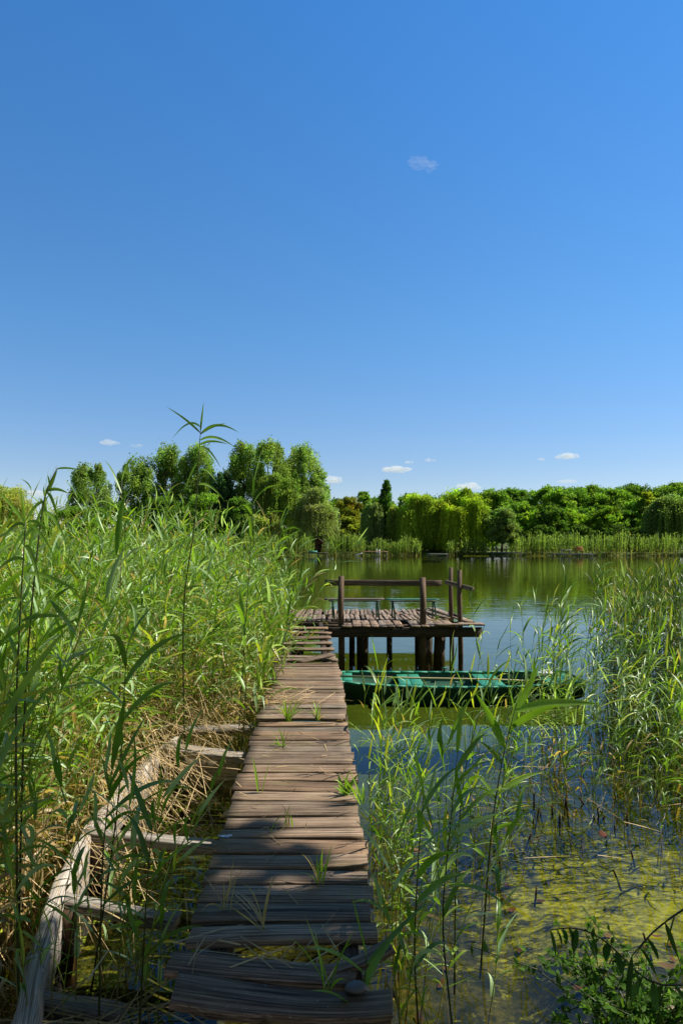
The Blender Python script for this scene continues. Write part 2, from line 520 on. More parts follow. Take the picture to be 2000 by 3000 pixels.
# ------------------------------------------------------------------ foliage generators (all vectorised)
G1 = np.array([.095, .21, .020]); G2 = np.array([.23, .38, .036]); YG = np.array([.44, .50, .050]); BG = np.array([.33, .46, .23])
TAN = np.array([.46, .34, .18]); BRN = np.array([.22, .13, .06])

def ribbons(base, d0, L, W, droop, K=6, fold=.25, roll=None, prof=None, side_curve=None):
    """n leaf ribbons; returns V (n*(K+1)*3), Q"""
    n = len(base)
    t = np.linspace(0, 1, K + 1)
    P_ = np.zeros((n, K + 1, 3)); D = np.zeros((n, K + 1, 3))
    p = base.copy()
    down = np.array([0, 0, -1.0])
    for k in range(K + 1):
        d = norm(d0 + droop[:, None] * (t[k] ** 1.4) * down + (0 if side_curve is None else side_curve * t[k]))
        D[:, k] = d
        P_[:, k] = p
        p = p + d * (L / K)[:, None]
    up = np.tile(np.array([0, 0, 1.0]), (n, 1))
    S = norm(np.cross(D, up[:, None, :]) + 1e-4)
    Nn = np.cross(S, D)
    if roll is None: roll = np.zeros(n)
    tw = roll[:, None] * (0.4 + t[None, :])
    S2 = S * np.cos(tw)[..., None] + Nn * np.sin(tw)[..., None]
    N2 = np.cross(S2, D)
    if prof is None:
        prof = np.interp(t, [0, .08, .3, .6, .85, 1.0], [.35, .75, 1.0, .8, .35, .02])
    hw = (W / 2)[:, None] * prof[None, :]
    A = P_ + S2 * hw[..., None] + N2 * (hw * fold)[..., None]
    B = P_ - S2 * hw[..., None] + N2 * (hw * fold)[..., None]
    V = np.stack([A, P_, B], 2)      # n,K+1,3,3
    idx = np.arange(n * (K + 1) * 3).reshape(n, K + 1, 3)
    q1 = np.stack([idx[:, :-1, 0], idx[:, :-1, 1], idx[:, 1:, 1], idx[:, 1:, 0]], -1)
    q2 = np.stack([idx[:, :-1, 1], idx[:, :-1, 2], idx[:, 1:, 2], idx[:, 1:, 1]], -1)
    return V.reshape(-1, 3), np.concatenate([q1.reshape(-1, 4), q2.reshape(-1, 4)])

def reeds(base, h, lean, m=10, leafL=.32, leafW=.022, K=6, wind=(.6, -.1), windk=.5, stem_r=.0042, t0=.25, dry=.35, sides=4, segs=8, green=1.0, hero=False, droopk=1.0, wild=0.0):
    """stems and leaves of n reeds -> (stemV, stemQ, stemC), (leafV, leafQ, leafC)"""
    n = len(base)
    lean = np.asarray(lean)
    t = np.linspace(0, 1, segs + 1)
    phase = rng.uniform(0, 6.28, n)
    def pos(i, tt):
        hh = h[i]
        x = base[i, 0] + lean[i, 0] * hh * tt ** 1.7 + .012 * np.sin(tt * 7 + phase[i]) * hh
        y = base[i, 1] + lean[i, 1] * hh * tt ** 1.7
        z = base[i, 2] + hh * tt * (1 - .12 * (lean[i, 0] ** 2 + lean[i, 1] ** 2) * tt)
        return np.stack([x, y, z], -1)
    ii = np.repeat(np.arange(n), segs + 1)
    C0 = pos(ii, np.tile(t, n)).reshape(n, segs + 1, 3)
    rad = stem_r * (1 - .65 * t)
    an = np.arange(sides) * 2 * math.pi / sides + .4
    ring = np.stack([np.cos(an), np.sin(an), 0 * an], -1)
    SVv = C0[:, :, None, :] + ring[None, None] * rad[None, :, None, None] * (rng.uniform(.75, 1.2, (n, 1, 1, 1)))
    idx = np.arange(n * (segs + 1) * sides).reshape(n, segs + 1, sides)
    nxt = np.roll(idx, -1, axis=2)
    SQq = np.stack([idx[:, :-1], nxt[:, :-1], nxt[:, 1:], idx[:, 1:]], -1).reshape(-1, 4)
    lo = TAN * rng.uniform(.6, 1.05, (n, 1)); hi = G2 * rng.uniform(.6, 1.1, (n, 1)) * np.array([1.1, .95, 1])
    k = np.clip((t - .12) / .4, 0, 1)
    SC = lo[:, None] * (1 - k)[None, :, None] + hi[:, None] * k[None, :, None]
    SC = np.repeat(SC, sides, axis=1).reshape(-1, 3)
    # leaves
    ii = np.repeat(np.arange(n), m)
    jj = np.tile(np.arange(m), n)
    tt = t0 + (1 - t0) * (jj + rng.uniform(-.3, .3, n * m)) / (m - 1)
    tt = np.clip(tt, .05, .985)
    b = pos(ii, tt)
    az0 = rng.uniform(0, 2 * math.pi, n)
    az = az0[ii] + jj * math.pi + rng.normal(0, .45, n * m)
    hx = np.cos(az) + wind[0] * windk * 2; hy = np.sin(az) + wind[1] * windk * 2
    hl = np.hypot(hx, hy) + 1e-6; hx /= hl; hy /= hl
    top = np.clip((tt - .8) / .2, 0, 1)
    th = np.radians(rng.uniform(22, 62 + 26 * wild, n * m)) * (1 - .55 * top)
    ld = np.stack([lean[ii, 0], lean[ii, 1], np.zeros(n * m)], -1) * .8
    d0 = norm(np.stack([hx * np.sin(th), hy * np.sin(th), np.cos(th)], -1) + ld)
    L = leafL * rng.uniform(.6, 1.25, n * m) * (1 - .25 * top) * np.clip(.65 + (tt - t0) * .8, .6, 1.0)
    W = leafW * rng.uniform(.65, 1.25, n * m)
    droop = rng.uniform(.3, 1.9, n * m) * droopk * (1 - .55 * top)
    roll = rng.normal(0, .55 + .3 * wild, n * m)
    sc_ = rng.normal(0, .25 + .35 * wild, (n * m, 3)); sc_[:, 2] = 0
    LV, LQ = ribbons(b, d0, L, W, droop, K, .3, roll, None, sc_)
    r1 = rng.random(n * m)[:, None]; r2 = rng.random(n * m)[:, None]
    col = G1 * (1 - r1) + G2 * r1
    col = np.where(r2 < .13, YG * (.6 + .5 * r1), col)
    col = np.where(r2 > .70, BG * (.8 + .6 * r1), col) * green
    pdry = np.clip((dry + .12 - tt) / .3, .05, .9)
    isd = rng.random(n * m) < pdry
    dc = TAN * rng.uniform(.6, 1.15, (n * m, 1)) + np.array([.04, .0, -.03]) * r1
    col = np.where(isd[:, None], dc, col)
    LC = np.repeat(col, (K + 1) * 3, axis=0)
    # yellowed tips on some
    tipk = np.tile(np.repeat(np.clip((np.linspace(0, 1, K + 1) - .7) / .3, 0, 1), 3), n * m)[:, None]
    ty = np.repeat((rng.random(n * m) < .22).astype(float), (K + 1) * 3)[:, None] * tipk
    LC = LC * (1 - ty) + np.array([.42, .30, .09]) * ty
    return (SVv.reshape(-1, 3), SQq, SC), (LV, LQ, LC)

def lean_arr(n, mx, my, s):
    return np.stack([rng.normal(mx, s, n), rng.normal(my, s, n)], -1)

# ------------------------------------------------------------------ boardwalk
DZ = .53
dl = [2.035, 2.525, 3.182, 3.839, 4.422, 4.995, 6.938, 8.232, 8.787, 12.21]
xl = [-0.574, -0.564, -0.605, -0.611, -0.636, -0.666, -0.703, -0.805, -0.833, -0.981]
dr = [2.035, 2.525, 3.182, 3.839, 4.422, 4.995, 6.938, 8.232, 8.787, 12.21]
xr = [0.139, 0.127, 0.108, 0.096, 0.089, 0.056, 0.019, -0.049, -0.111, -0.268]
XL = lambda d: float(np.interp(d, dl, xl)); XR = lambda d: float(np.interp(d, dr, xr))
edges = [2.488, 2.627, 2.766, 2.918, 3.043, 3.191, 3.349, 3.478, 3.635, 3.839, 3.978, 4.163, 4.311, 4.459, 4.579, 4.727, 4.995, 5.236, 5.485]
d = 5.485
walk = empty('boardwalk', (-0.278, 2.498, 0.15))
tag(walk, 'long narrow boardwalk of weathered brown cross planks leading to the platform', 'boardwalk')
mb = MB()
def cross(mb, d0, d1, z=DZ, over=.012, gap=.016, dz=0.0, skew=None, xa=None, xb=None):
    dm = (d0 + d1) / 2; wd = (d1 - d0) - gap
    x0 = (XL(dm) if xa is None else xa) + rng.normal(0, over); x1 = (XR(dm) if xb is None else xb) + rng.normal(0, over * .6)
    sk = rng.normal(0, .008) if skew is None else skew
    zz = z - .0125 + rng.normal(0, .003) + dz
    plank(mb, (x0, dm - sk, zz + rng.normal(0, .003)), (x1, dm + sk, zz + rng.normal(0, .003)), wd, .026, rough=.0025, bow=rng.normal(0, .002), warp=.0012, twist=rng.normal(0, .02), bev=.0025)
for a, b in zip(edges[:-1], edges[1:]):
    if b - a > .22:
        mid = (a + b) / 2; cross(mb, a, mid); cross(mb, mid, b)
    else:
        cross(mb, a, b, gap=.014 if rng.random() < .75 else .032)
d = 5.6
while d < 8.07:
    wdt = rng.uniform(.106, .157); g = .03 if rng.random() < .25 else .01
    if 6.86 < d < 6.94: d += .08
    cross(mb, d, min(d + wdt, 8.085), gap=g); d += wdt
for (a, b) in [(8.344, 8.473), (8.492, 8.639), (9.111, 9.296), (9.62, 9.787), (10.129, 10.36), (10.73, 10.896), (11.239, 11.424)]:
    cross(mb, a, b, gap=.0, over=.04, skew=rng.normal(0, .03))
part(mb, 'deck', M['deck'], walk)
mb = MB()
for dd, sgn in ((9.18, 1),):
    plank(mb, (-0.509, 8.121, DZ + 0.01), (-0.111, 8.418, DZ + 0.05), .13, .025, rough=.01)
tag(part(mb, 'broken_plank', M['deck'], walk), 'broken plank end tilted up out of the deck')
for off in (.10, .12):
    mb = MB()
    dls = [2.33] + dl[1:]
    for i in range(len(dl) - 1):
        a = .06 if off == .10 else 0
        xa = XL(dl[i]) + .12 if off == .10 else XR(dl[i]) - .1
        xb = XL(dl[i + 1]) + .12 if off == .10 else XR(dl[i + 1]) - .1
        z = DZ - .087
        plank(mb, (xa, dls[i] - .005, z), (xb, dls[i + 1] + .004, z), .07, .12, segs=6, rough=.003)
    part(mb, 'stringer', M['beam'], walk)
for dd in (4.4, 5.8, 7.1, 8.5, 9.8, 11.1):
    for side in (0, 1):
        mb = MB()
        x = XL(dd) + .04 if side == 0 else XR(dd) - .03
        log(mb, [(x, dd, -.9), (x + .01, dd + .01, -.2), (x, dd, DZ - .03)], [.05, .045, .042], 9)
        part(mb, 'post', M['beam'], walk, True)

# loose broken boards at the near end
def loose(label, specs, mat='deck', z=DZ, cat='plank', name='loose_plank', col=None):
    mb = MB()
    for s in specs:
        plank(mb, *s[:4], **(s[4] if len(s) > 4 else {}))
    c = np.asarray(specs[0][0], float) * .5 + np.asarray(specs[0][1], float) * .5
    o = mb.build(name, M[mat], loc=c)
    return tag(o, label, cat, 'loose broken planks at the near end of the boardwalk')
loose('warped dark plank just beyond the frontmost one, split at its right end',
      [((-0.60, 2.378, 0.52), (0.05, 2.312, 0.51), .115, .028, dict(bow=-.006, rough=.006, twist=.05, col=np.array([.42, .38, .36])))])
loose('frontmost bent plank, broad and dark with a frayed left end',
      [((-0.55, 2.235, 0.52), (0.16, 2.185, 0.51), .14, .032, dict(bow=-.022, rough=.012, twist=.12, warp=.006, col=np.array([.42, .38, .36])))])
loose('short curled plank lifted at the right of the gap near the end of the boardwalk',
      [((-0.056, 2.34, 0.515), (0.176, 2.405, 0.566), .07, .022, dict(bow=-.012, rough=.008, col=np.array([.42, .4, .4])))])
loose('pale splintered board end at the bottom edge of the walkway',
      [((-0.555, 2.054, 0.492), (-0.426, 1.896, 0.483), .12, .03, dict(rough=.012, col=np.array([.4, .4, .42])))])

# ------------------------------------------------------------------ platform with handrail
plat = empty('fishing_platform', (0.925, 11.655, 0.15))
tag(plat, 'old wooden fishing platform on stilts at the end of the boardwalk', 'platform')
mb = MB()
x = -1.156
while x < 1.94:                                     # back field of narrow boards
    wdt = rng.uniform(.079, .106)
    y0 = 12.41 + rng.normal(0, .02); y1 = 14.34 + rng.normal(0, .03)
    ym = 13.37 + rng.normal(0, .02)
    sk = rng.normal(0, .02)
    zz = DZ - .0125
    plank(mb, (x, y0, zz + rng.normal(0, .006)), (x + sk - .02, ym, zz + rng.normal(0, .006)), wdt - .016, .024, rough=.008, warp=.003)
    plank(mb, (x + rng.normal(0, .01), ym + .02, zz + rng.normal(0, .006)), (x + rng.normal(0, .02), y1, zz + rng.normal(0, .006)), wdt - .016, .024, rough=.008, warp=.003)
    x += wdt
x = .26
for wdt in (.16, .15, .14, .13, .15, .14, 0, .17, .15, .14, .15, .16, .14, .15, .15, .14, .15, .14, .13):   # front field, some missing
    if wdt == 0: x += .13; continue
    if x > 1.94: break
    plank(mb, (x, 11.59 + rng.normal(0, .02), DZ - 0.012), (x + rng.normal(0, .015), 12.377, DZ - .010 + rng.normal(0, .004)), wdt - .012, .026, rough=.008)
    x += wdt
plank(mb, (0.093, 11.562, DZ - 0.012), (0.083, 11.979, DZ - 0.012), .17, .026)
plank(mb, (1.591, 11.599, DZ + 0.02), (2.424, 11.618, DZ + 0.02), .12, .03, rough=.01)
plank(mb, (1.998, 11.711, DZ + 0.025), (2.405, 11.748, DZ + 0.02), .12, .03, rough=.01)
part(mb, 'deck', M['deck_old'], plat)
mb = MB(); plank(mb, (1.878, 14.245, DZ + 0.03), (2.201, 11.748, DZ + 0.052), .16, .03, rough=.01)
tag(part(mb, 'edge_board', M['deck_old'], plat), 'long side board lying loose on the right edge of the deck')
mb = MB(); plank(mb, (1.591, 14.153, DZ + 0.02), (1.943, 12.488, DZ + 0.028), .11, .03, rough=.01)
part(mb, 'edge_board', M['deck_old'], plat)
mb = MB(); plank(mb, (-0.296, 11.627, DZ - 0.115), (2.387, 11.655, DZ - 0.115), .05, .165, rough=.006, segs=16); part(mb, 'front_beam', M['beam'], plat)
mb = MB(); plank(mb, (-0.315, 11.979, DZ - 0.06), (1.943, 12.007, DZ - 0.06), .12, .06); part(mb, 'joist', M['beam'], plat)
mb = MB(); plank(mb, (-1.156, 12.395, DZ - 0.09), (2.127, 12.395, DZ - 0.09), .09, .12); part(mb, 'joist', M['beam'], plat)
mb = MB(); plank(mb, (-1.156, 13.413, DZ - 0.09), (2.127, 13.413, DZ - 0.09), .09, .12); part(mb, 'joist', M['beam'], plat)
mb = MB(); plank(mb, (-1.156, 14.245, DZ - 0.09), (2.127, 14.245, DZ - 0.09), .09, .12); part(mb, 'joist', M['beam'], plat)
for (xx, top, lean) in ((-.005, 1.366, .01), (1.397, 1.339, -.01)):
    mb = MB(); log(mb, [(xx + .01, 11.785, -.9), (xx + .005, 11.785, 0.335), (xx - lean, 11.785, 0.89), (xx, 11.785, top)], [.056, .054, .052, .048], 14, .05)
    tag(part(mb, 'rail_post', M['post'], plat, False), 'left round rail post' if xx < .5 else 'right round rail post')
mb = MB(); plank(mb, (-0.287, 11.877, 1.246), (1.739, 11.877, 1.237), .035, .10, rough=.0015, segs=14); part(mb, 'handrail', M['post'], plat)
for (px_, dd, rad, lean) in ((1031, 13.51, .06, 0), (1052, 12.40, .05, .02), (1067, 12.30, .085, -.03), (1222, 13.41, .06, .02), (1239, 12.35, .095, .04), (1255, 13.32, .065, .02), (1289, 11.98, .10, -.05), (860, 12.40, .07, 0), (880, 14.15, .07, 0), (1290, 14.15, .07, 0), (1140, 14.15, .06, 0)):
    xx = (px_ - 1000) / F * dd
    mb = MB(); log(mb, [(xx + lean, dd, -.9), (xx + lean * .4, dd, -.1), (xx, dd, DZ - .12)], [rad * 1.05, rad, rad * .95], 10)
    part(mb, 'stilt', M['beam'], plat, True)
mb = MB(); plank(mb, (1.499, 12.025, 0.242), (1.711, 11.979, 0.4), .04, .07, up=(0, 1, 0)); part(mb, 'brace', M['beam'], plat)

# mooring poles with cross board
mp = empty('mooring_poles', (2.035, 12.21, 0.15))
tag(mp, 'pair of tall thin poles with a tilted cross board right of the platform', 'mooring poles')
for (xx, yy, zt) in ((2.016, 12.58, 1.482), (2.058, 11.90, 1.464)):
    mb = MB(); log(mb, [(xx + .03, yy, -.9), (xx + .01, yy, 0.427), (xx - .008, yy, 0.983), (xx, yy, zt)], [.046, .044, .042, .037], 10, .05)
    part(mb, 'pole', M['post'], mp)
mb = MB(); plank(mb, (1.832, 12.071, 1.246), (2.276, 11.785, 1.135), .03, .075, rough=.005); tag(part(mb, 'cross_board', M['deck_old'], mp), 'grey tilted cross board')
mb = MB(); plank(mb, (2.035, 12.95, DZ + 0.08), (2.127, 12.303, DZ + 0.05), .03, .07, rough=.005); part(mb, 'brace', M['beam'], mp)

# benches
def bench(x0, x1, y, col, legs, label, h=.37):
    b = empty('bench', ((x0 + x1) / 2, y, DZ))
    tag(b, label, 'bench', 'benches on the platform')
    mb = MB(); plank(mb, (x0, y, DZ + h), (x1, y, DZ + h),   .18, .020, rough=.003, col=col)
    part(mb, 'seat', M['plain'], b)
    mb = MB(); plank(mb, (x0 + .07, y - .10, DZ + h - .026), (x1 - .07, y - .10, DZ + h - .026), .03, .024, rough=.002, col=np.array([.05, .07, .05])); part(mb, 'seat_frame', M['plain'], b)
    for lx in legs:
        for s in (-1, 1):
            mb = MB()
            plank(mb, (lx + .02, y + s * .09, DZ + h - .04), (lx + .02 + s * -.02 + .02, y + s * .12, DZ + 0.012), .028, .03, up=(0, 1, 0), rough=.001, col=np.array([.045, .12, .075]))
            part(mb, 'leg', M['plain'], b)
bench(-.315, .782, 12.6, np.array([.13, .095, .07]), (-.185, .63), 'left bench with a bare brown seat and thin green legs')
bench(.81, 1.785, 12.53, np.array([.045, .16, .09]), (.916, 1.665), 'right bench with a green painted seat')

# ------------------------------------------------------------------ green boat
def boat():
    root = empty('rowing_boat', (1.3, 8.6, 0))
    tag(root, 'dark green flat bottomed rowing boat moored beside the boardwalk', 'boat')
    n = 18
    X = np.linspace(-.14, 2.98, n)
    t = np.linspace(0, 1, n)
    hw = np.interp(t, [0, .12, .35, .7, .9, 1], [.27, .40, .47, .47, .40, .33])
    yc = 8.66
    gz = .215 + .04 * (2 * t - 1) ** 2
    bz = -.035 + .10 * np.clip((abs(2 * t - 1) - .6) / .4, 0, 1) ** 1.5
    SHADE_G = (.007, .050, .028); SUN_G = (.026, .215, .115)  # hull green darkened for its shaded side; trim and seats lightened as sunlit
    def shell(hw, gz, bz, flip, col, mb):
        V = []
        for i in range(n):
            V += [(X[i], yc - hw[i], gz[i]), (X[i], yc - hw[i] * .84, bz[i]), (X[i], yc + hw[i] * .84, bz[i]), (X[i], yc + hw[i], gz[i])]
        Q = []
        for i in range(n - 1):
            for k in range(3):
                q = (i * 4 + k, i * 4 + k + 1, (i + 1) * 4 + k + 1, (i + 1) * 4 + k)
                Q.append(q if flip else q[::-1])
        e = (n - 1) * 4
        mb.add(V, Q + [(0, 3, 2, 1), (e, e + 1, e + 2, e + 3)], (), col)
    mb = MB()
    shell(hw, gz, bz, False, SHADE_G, mb); shell(hw - .022, gz, bz + .03, True, (.016, .10, .055), mb)
    part(mb, 'hull', M['paint'], root)
    for s in (-1, 1):                                     # gunwales
        mb = MB()
        for i in range(n - 1):
            a = np.array([X[i] - .002, yc + s * (hw[i] - .008), gz[i] + .008]); b = np.array([X[i + 1] + .002, yc + s * (hw[i + 1] - .008), gz[i + 1] + .008])
            plank(mb, a, b, .05, .022, segs=1, rough=0, col=SUN_G)
        part(mb, 'gunwale', M['paint'], root)
    def seat(x0, x1, z, name, boards=1, inset=.03):
        mb = MB(); wd = (x1 - x0) / boards
        for k in range(boards):
            xm = x0 + wd * (k + .5)
            w_ = float(np.interp(xm, X, hw)) - inset
            plank(mb, (xm, yc - w_, z), (xm, yc + w_, z), wd - .006, .024, rough=.001, segs=4, col=SUN_G)
        return part(mb, name, M['paint'], root)
    seat(-.11, .14, .235, 'stern_deck', 2, .035); seat(.72, 1.02, .195, 'bench_seat', 2); seat(1.72, 2.02, .195, 'bench_seat', 2); seat(2.50, 2.94, .240, 'bow_deck', 3, .035)
    for (lx, s) in ((1.37, 1), (1.37, -1)):
        mb = MB(); yy = yc + s * .455
        log(mb, [(lx, yy, .22), (lx, yy, .28)], .012, 8, 0, col=(.02, .14, .08))
        log(mb, [(lx - .03, yy, .28), (lx + .03, yy, .28)], .012, 8, 0, col=(.02, .14, .08))
        part(mb, 'oarlock', M['plain'], root, True)
    for xr_ in (.35, 1.3, 2.3):
        mb = MB(); plank(mb, (xr_, yc - .38, .02 - .06), (xr_, yc + .38, .02 - .06), .05, .03, segs=2, rough=0, col=(.014, .075, .04)); part(mb, 'rib', M['paint'], root)
boat()
mb = MB(); log(mb, [(-.02, 8.48, .30), (.9, 8.44, .285), (1.9, 8.40, .275), (2.3, 8.38, .265)], [.013, .012, .011, .009], 8, .03, col=(.42, .36, .18))
tag(mb.build('bamboo_pole', M['plain'], smooth=True, loc=(1.2, 8.42, .33)), 'long yellowish pole lying lengthwise across the green boat', 'pole')
# crumpled white bag on the bow deck
W = SV * np.array([.10, .09, .045]); W = W + np.array([noise.noise_vector(Vector(v * 22)) for v in W]) * .03
mb = MB(); mb.add(W + np.array([2.62, 8.75, .28]), SQ, ST, (.75, .76, .78)); tag(mb.build('plastic_bag', M['plain'], smooth=True, loc=(2.62, 8.75, .3)), 'crumpled white bag on the bow of the green boat', 'bag')
W = SV * np.array([.13, .05, .02]); W = W + np.array([noise.noise_vector(Vector(v * 20)) for v in W]) * .02
mb = MB(); mb.add(W + np.array([-.305, 6.89, .475]), SQ, ST, (.75, .76, .8)); tag(mb.build('plastic_bag', M['plain'], smooth=True, loc=(-.305, 6.89, .475)), 'white scrap of plastic caught in the gap between boardwalk planks', 'bag')

# ------------------------------------------------------------------ old timber edging left of the boardwalk
edg = empty('timber_edging', (-1.45, 4.2, 0))
tag(edg, 'bleached old timber edging with cross ties left of the boardwalk', 'edging')
pts = [(-1.13, 2.42), (-1.28, 2.85), (-1.41, 3.4), (-1.52, 4.15), (-1.55, 4.9), (-1.50, 5.6), (-1.44, 6.0)]
for k, (i0, i1) in enumerate(((0, 2), (2, 4), (4, 6))):
    mb = MB()
    for i in range(i0, i1):
        a, b = pts[i], pts[i + 1]
        plank(mb, (a[0], a[1], .14), (b[0], b[1], .14), .075, .26, rough=.010, bev=.012, col=(.5, .5, .5))
    part(mb, 'side_board', M['pale'], edg)
for (a, b, wdt, z, dk) in (((-1.52, 4.05), (-.62, 3.92), .09, .235, .36), ((-1.42, 3.36), (-.78, 3.22), .10, .21, .3), ((-1.44, 5.62), (-.78, 5.5), .16, .26, .4), ((-1.28, 2.83), (-.9, 2.80), .08, .07, .3), ((-1.44, 6.05), (-.80, 6.3), .12, .28, .3)):
    mb = MB(); plank(mb, (*a, z + .02), (*b, z - .02), wdt, .055, rough=.008, bev=.008, col=(dk,) * 3); part(mb, 'cross_tie', M['pale'], edg)
for (xx, yy) in ((-1.44, 4.0), (-1.33, 3.3), (-1.37, 5.55)):
    mb = MB(); plank(mb, (xx, yy, -.5), (xx, yy, .22), .09, .07, up=(0, 1, 0), rough=.004, col=(.28, .25, .22)); part(mb, 'stake', M['post'], edg)
mb = MB(); plank(mb, (-1.36, 5.66, .09), (-.86, 5.66, .07), .03, .22, rough=.006, bev=.008, col=(.62, .6, .52)); part(mb, 'back_board', M['pale'], edg)
# stone
W = SV * np.array([.10, .06, .045]); W = W + np.array([noise.noise_vector(Vector(v * 9)) for v in W]) * .02
mb = MB(); mb.add(W + np.array([-.76, 4.9, .03]), SQ, ST, (.30, .27, .20)); tag(mb.build('stone', M['plain'], smooth=True, loc=(-.76, 4.9, .03)), 'rounded grey stone in the water at the left edge of the boardwalk', 'stone')
W = SV * np.array([.036, .03, .018]); W = W + np.array([noise.noise_vector(Vector(v * 14)) for v in W]) * .012
mb = MB(); mb.add(W + np.array([.046, 2.24, .53]), SQ, ST, (.12, .11, .10)); tag(mb.build('stone', M['plain'], smooth=True, loc=(.046, 2.24, .53)), 'small grey stone lying on the frontmost broken planks', 'stone')


# ------------------------------------------------------------------ trees
def leafcards(C, size, aspect=1.7, nrm=None, upbias=.3):
    n = len(C)
    u = norm(rng.normal(size=(n, 3)))
    v = norm(np.cross(u, rng.normal(size=(n, 3))))
    s = np.asarray(size).reshape(-1, 1) * np.ones((n, 1))
    a = C - u * s * aspect / 2; b = C + u * s * aspect / 2
    l = C + v * s / 2 - u * s * .12; r = C - v * s / 2 - u * s * .12
    V = np.stack([a, l, b, r], 1).reshape(-1, 3)
    return V, np.arange(n * 4).reshape(n, 4)

def clump_points(c, r, n, flat=1.0):
    """points through a clump, denser towards its surface, uneven outline"""
    p = norm(rng.normal(size=(n, 3)))
    k = rng.uniform(.1, 1.0, n) ** .5
    k = np.where(rng.random(n) < .22, k * rng.uniform(1.0, 1.55, n), k)
    f = 1 + .22 * np.sin(p[:, 0] * 5 + c[0]) * np.cos(p[:, 2] * 4 + c[2])
    return np.asarray(c) + p * (k * f)[:, None] * np.asarray(r)

def tree(name, label, cat, x, y, top, wid, kind='round', col=(.06, .11, .02), zb=.3, low=.8, dens=1.0, leaf=.22, group='trees on the far shore', trunk=True, yl=0.0):
    col = np.array(col) * 2.75
    root = empty(name, (x, y, zb)); tag(root, label, cat, group)
    H = top - zb; mb = MB()
    hw = wid / 2
    if kind == 'willow' or kind == 'weeping':
        nc = int(16 + wid * 2.2)
        cents = []
        for i in range(nc):
            u = rng.uniform(-1, 1); v = rng.uniform(-1, 1)
            rr = math.hypot(u, v)
            if rr > 1: u /= rr * 1.1; v /= rr * 1.1; rr = min(rr, .92)
            z = zb + H * (.45 + .48 * math.sqrt(max(0, 1 - rr * rr * .93)) * rng.uniform(.75, 1.0))
            cents.append((x + u * hw * .85, y + v * hw * .7, z))
        for c in cents:
            r = rng.uniform(.10, .18) * wid
            r = min(r, H * .12 + .3)
            k = rng.uniform(.62, 1.25); cc = col * k * (1 + rng.normal(0, .05, 3))
            pts = clump_points(c, (r, r, r * .8), int(230 * dens))
            V, Q = leafcards(pts, rng.uniform(leaf * .5, leaf * .9, len(pts)), 1.9)
            mb.add(V, Q, (), np.repeat(cc * rng.uniform(.75, 1.25, (len(pts), 1)), 4, axis=0))
            ns = int(26 * dens * (1.25 if kind == 'weeping' else 1))
            for s in range(ns):                      # hanging strands
                a = rng.uniform(0, 6.283); q = r * rng.uniform(.2, 1.05)
                p0 = np.array([c[0] + math.cos(a) * q, c[1] + math.sin(a) * q, c[2] + rng.uniform(-.3, .4) * r])
                Ls = min(rng.uniform(.22, .5) * H * (1.3 if kind == 'weeping' else .8), p0[2] - zb - low * .6)
                if Ls < .3: continue
                m = max(4, int(Ls / (leaf * .62)))
                tt = np.linspace(0, 1, m)[:, None]
                pp = p0 + tt * np.array([math.cos(a) * .12 * Ls, math.sin(a) * .12 * Ls, -Ls]) + rng.normal(0, .05, (m, 3))
                w_ = leaf * .30; L_ = leaf * .95
                dirs = norm(np.array([0, 0, -1.0]) + rng.normal(0, .28, (m, 3)))
                sd_ = norm(np.cross(dirs, rng.normal(size=(m, 3))))
                Vs = np.stack([pp, pp + dirs * L_ * .5 + sd_ * w_, pp + dirs * L_, pp + dirs * L_ * .5 - sd_ * w_], 1).reshape(-1, 3)
                mb.add(Vs, np.arange(m * 4).reshape(m, 4), (), np.repeat(cc * rng.uniform(.75, 1.3) * np.ones((m, 1)) * rng.uniform(.85, 1.15, (m, 1)), 4, axis=0))
    else:
        cents = []
        if kind == 'poplar':
            nc = int(40 + H * 2.4)
            for i in range(nc):
                t = rng.uniform(0, 1)
                prof = min(1.0, .55 + t * 1.2) * math.sqrt(max(.04, 1 - max(0, (t - .45) / .60) ** 2))
                a = rng.uniform(0, 6.283); q = math.sqrt(rng.uniform(0, 1)) * hw * prof * .95
                cents.append((x + math.cos(a) * q, y + math.sin(a) * q, zb + low + (H - low) * (t * .93), (.075 * wid + .22) * rng.uniform(.6, 1.4), 1.7))
        elif kind == 'cone':
            for i in range(34):
                t = i / 34
                a = rng.uniform(0, 6.283); q = rng.uniform(.3, 1) * hw * max(.05, (1 - t) ** .8)
                cents.append((x + math.cos(a) * q, y + math.sin(a) * q, zb + low + (H - low) * (t * .97), .16 * wid * (1.1 - t * .7) * rng.uniform(.7, 1.2) + .12, 1.3))
        else:
            nc = int(60 + wid * 8)
            for i in range(nc):
                t = rng.uniform(0, 1)
                prof = math.sqrt(max(.03, 1 - (2 * t - .85) ** 2 / 1.4))
                a = rng.uniform(0, 6.283); q = rng.uniform(.25, 1) * hw * prof
                cents.append((x + math.cos(a) * q, y + math.sin(a) * q, zb + low + (H - low) * (t * .92), .065 * wid * rng.uniform(.5, 1.6) + .14, .75))
        for (cx, cy, cz, r, fl) in cents:
            cz = min(cz, zb + H - r * fl * .6)
            k = rng.uniform(.68, 1.25); cc = col * k * (1 + rng.normal(0, .05, 3))
            if rng.random() < yl: cc = cc * np.array([1.5, 1.2, .8])
            n = int((190 + 150 * r) * dens * (1.25 if kind == 'poplar' else .62))
            pts = clump_points((cx, cy, cz), (r, r, r * fl), n)
            V, Q = leafcards(pts, rng.uniform(leaf * .55, leaf * 1.1, n), 1.35)
            mb.add(V, Q, (), np.repeat(cc * rng.uniform(.7, 1.3, (n, 1)), 4, axis=0))
        cents = [c[:3] for c in cents]
    part(mb, 'crown', M['leaf'], root)
